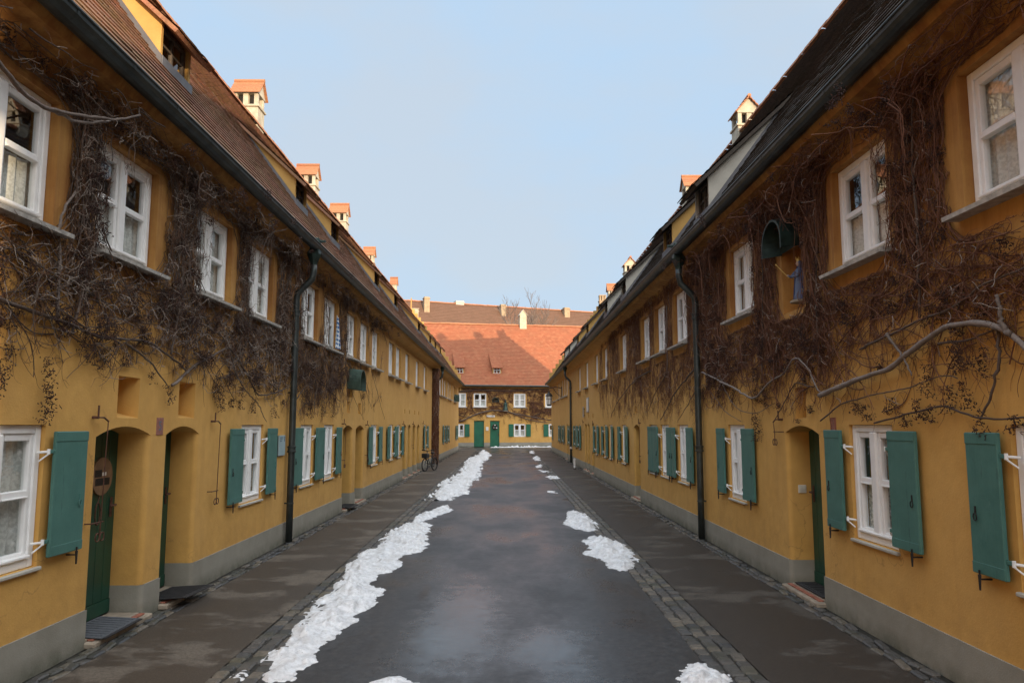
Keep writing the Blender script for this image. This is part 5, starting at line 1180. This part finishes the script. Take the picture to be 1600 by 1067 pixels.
vine(fR2, 18, 'flat reddish leafless vine past the right downpipe, clinging in thin upright shoots', [
    ([(15.98, 2.96), (17.53, 2.89), (19.41, 2.63), (20.51, 2.46), (22.09, 2.01)], .012, 0), ([(12.15, 2.73), (12.92, 2.55), (13.66, 2.39), (14.21, 2.17), (14.96, 1.88)], .012, 0), ([(14.29, 2.78), (15.36, 2.52), (16.25, 2.12)], .009, 0), ([(12.03, 2.42), (12.63, 2.18), (13.47, 1.87)], .007, 0),
    ([(14.2, 4.1), (14.25, 3.2), (14.3, 2.78)], .008, 1)],
    [(11.95, 18, 2.6, 4.35, 12, .018), (18, 25, 2.6, 4.35, 5, .012), (11.95, 22, 4.22, 4.4, 6, .08), (11.95, 15, 2.1, 2.7, 1.8, .015), (15, 22, 2.1, 2.7, 2, .015)],
    1300, 13000, rr2, vertical=.8, twigm='twigred', palefrac=.02, zmin=1.9, tl=(.12, .4), tr=(.0014, .0028), rb=.7, sag=0.0)
re = [(-4.4, -3.2, 3.2, 4.4), (-2.75, -1.55, 3.2, 4.4), (.55, 1.7, 3.2, 4.4), (3.1, 4.4, 3.2, 4.4), (-3.0, -.4, 0, 2.2), (-4.8, -2.9, .7, 1.95), (.15, 2.05, .7, 1.95)]
vine(fE, 0, 'old leafless vine on the end house, two wavy stems above the doors', [
    ([(-5, 2.0), (-3.6, 2.1), (-2.9, 2.45), (-2.2, 2.75), (-1.2, 2.95), (-.2, 2.9), (.8, 2.65), (2.0, 2.45), (3.2, 2.2), (4.6, 2.05)], .05, 0), ([(-5, 4.45), (-3.4, 4.5), (-2.4, 4.62), (-.5, 4.55), (1.2, 4.6), (3, 4.75), (5, 4.7)], .06, 0), ([(.6, 2.7), (1.5, 2.3), (2.5, 2.05), (4, 1.95)], .03, 0), ([(-4.6, 3.0), (-3.8, 2.6), (-3.0, 2.4)], .025, 0), ([(2.2, 2.5), (3.2, 2.9), (4.4, 3.2)], .025, 0)],
    [(-5, 5, 4.38, 4.72, 9, .12), (-4.8, -3.2, 2.1, 3.2, 4, .08), (-3, 2, 2.6, 3.2, 2.5, .06), (1.8, 5, 2.2, 3.4, 7, .1), (-3.2, -2.7, 3.2, 4.4, 2, .06), (-1.5, .5, 3.1, 4.4, 2.5, .05), (1.8, 3.1, 3.2, 4.4, 3, .07)],
    500, 4500, re, palefrac=.01, tl=(.2, .6), rb=3.0, twigm='twigred', clusters=40, zmax=4.8, tr=(.006, .012), hang=[(-.2, 2.3, .5), (2.5, 1.8, .5), (3.0, 1.8, .4)])

# ------------------------------------------------------------------ bare tree behind the end house
def bare_tree(loc, H, label):
    t = empty('bare_tree', loc); tag(t, label, 'tree'); tr = MB(); br = MB(); rd = random.Random(5)
    tr.tube([(0, 0, 0), (.1, 0, 3), (-.05, .1, 6), (.05, 0, 8.5)], [.35, .28, .22, .15], 9); tr.build('trunk', 'treebark', t)
    segs = []
    def grow(p, d, l, r, dep):
        pts = [p]; q = p; n = 5
        for k in range(n):
            d = (d+Vector((rd.uniform(-.22, .22), rd.uniform(-.22, .22), rd.uniform(-.05, .22)))).normalized(); q = q+d*l/n; pts.append(q)
        br.tube(pts, [max(.012, r*(1-.6*k/n)) for k in range(n+1)], 5 if dep < 3 else 3, False)
        if dep < 5:
            for k in range(rd.choice([3, 3, 4])):
                s = pts[rd.randint(2, n)]; a = (d+Vector((rd.uniform(-1, 1), rd.uniform(-1, 1), rd.uniform(-.35, .7)))*.85).normalized(); grow(s, a, l*rd.uniform(.55, .8), r*.55, dep+1)
    for k in range(7):
        a = 2*P_*k/7+rd.uniform(-.3, .3); grow(Vector((0, 0, rd.uniform(5.5, 8.3))), Vector((math.cos(a)*.55, math.sin(a)*.55, .8)).normalized(), H*.235, .09, 1)
    br.build('branches', 'treebark', t)
bare_tree((2.0, 77, 0), 14.5, 'bare winter tree rising behind the end house roof')

# ------------------------------------------------------------------ sky, sun, camera
AZ, ELV = R(153), R(2.3)
w = bpy.data.worlds.new('World'); scene.world = w; w.use_nodes = True; nt = w.node_tree; bg = nt.nodes['Background']
sky = N(nt, 'ShaderNodeTexSky', sky_type='NISHITA'); sky.sun_disc = False; sky.sun_elevation = ELV; sky.sun_rotation = AZ
sky.altitude = 300; sky.air_density = 1.0; sky.dust_density = .6; sky.ozone_density = 1.0
tc = N(nt, 'ShaderNodeTexCoord'); mp = N(nt, 'ShaderNodeMapping'); mp.inputs['Scale'].default_value = (1, 1, 2.0); L(nt, tc.outputs['Generated'], mp.inputs[0])
# thin cloud layer, plus unseen overhead and sunward brightness added to light the street
dx, dy, dz = sep(nt, tc.outputs['Generated'])
tt = mth(nt, 'ADD', mth(nt, 'MULTIPLY', dz, .9), mth(nt, 'MULTIPLY', dy, -.5)); tt = mth(nt, 'ADD', tt, mth(nt, 'MULTIPLY', dx, .55))
mr = N(nt, 'ShaderNodeMapRange', interpolation_type='SMOOTHSTEP'); L(nt, tt, mr.inputs[0])
for k_, v_ in zip((1, 2, 3, 4), (.20, .88, 0.0, 1.0)): mr.inputs[k_].default_value = v_
wisps = ramp(nt, nz(nt, mp.outputs[0], 1.7, 7, .58), [(.36, (.295, .435, .60)), (.66, (.355, .42, .50))])
veil_and_fill = N(nt, 'ShaderNodeVectorMath', operation='SCALE'); L(nt, mix(nt, mr.outputs[0], wisps, (1.52, 1.54, 1.56)), veil_and_fill.inputs[0]); veil_and_fill.inputs['Scale'].default_value = 10.0
SKYC = mix(nt, .86, sky.outputs[0], veil_and_fill.outputs[0]); L(nt, SKYC, bg.inputs['Color'])
bg.inputs['Strength'].default_value = .09
sd = bpy.data.lights.new('sun', 'SUN'); sd.energy = 3.2; sd.angle = R(.6); sd.color = (1., .74, .47)
so = bpy.data.objects.new('sun', sd); C.objects.link(so)
sv = Vector((math.sin(AZ)*math.cos(ELV), math.cos(AZ)*math.cos(ELV), math.sin(ELV))); so.rotation_euler = (-sv).to_track_quat('-Z', 'Y').to_euler(); so.location = (20, -30, 20)
cam = bpy.data.cameras.new('camera'); co = bpy.data.objects.new('camera', cam); C.objects.link(co); scene.camera = co
cam.sensor_width = 36; cam.lens = 36*1155/1600; cam.clip_end = 2000; cam.clip_start = .05
co.location = (0, 0, 1.8); pitch, yaw = math.atan(130/1155), math.atan(9/1155)
co.rotation_euler = (P_/2+pitch, 0, -yaw)
scene.view_settings.view_transform = 'Standard'; scene.view_settings.look = 'None'; scene.view_settings.gamma = 1; scene.view_settings.exposure = 1.0
scene.cycles.max_bounces = 8; scene.cycles.transparent_max_bounces = 8; scene.cycles.use_denoising = True
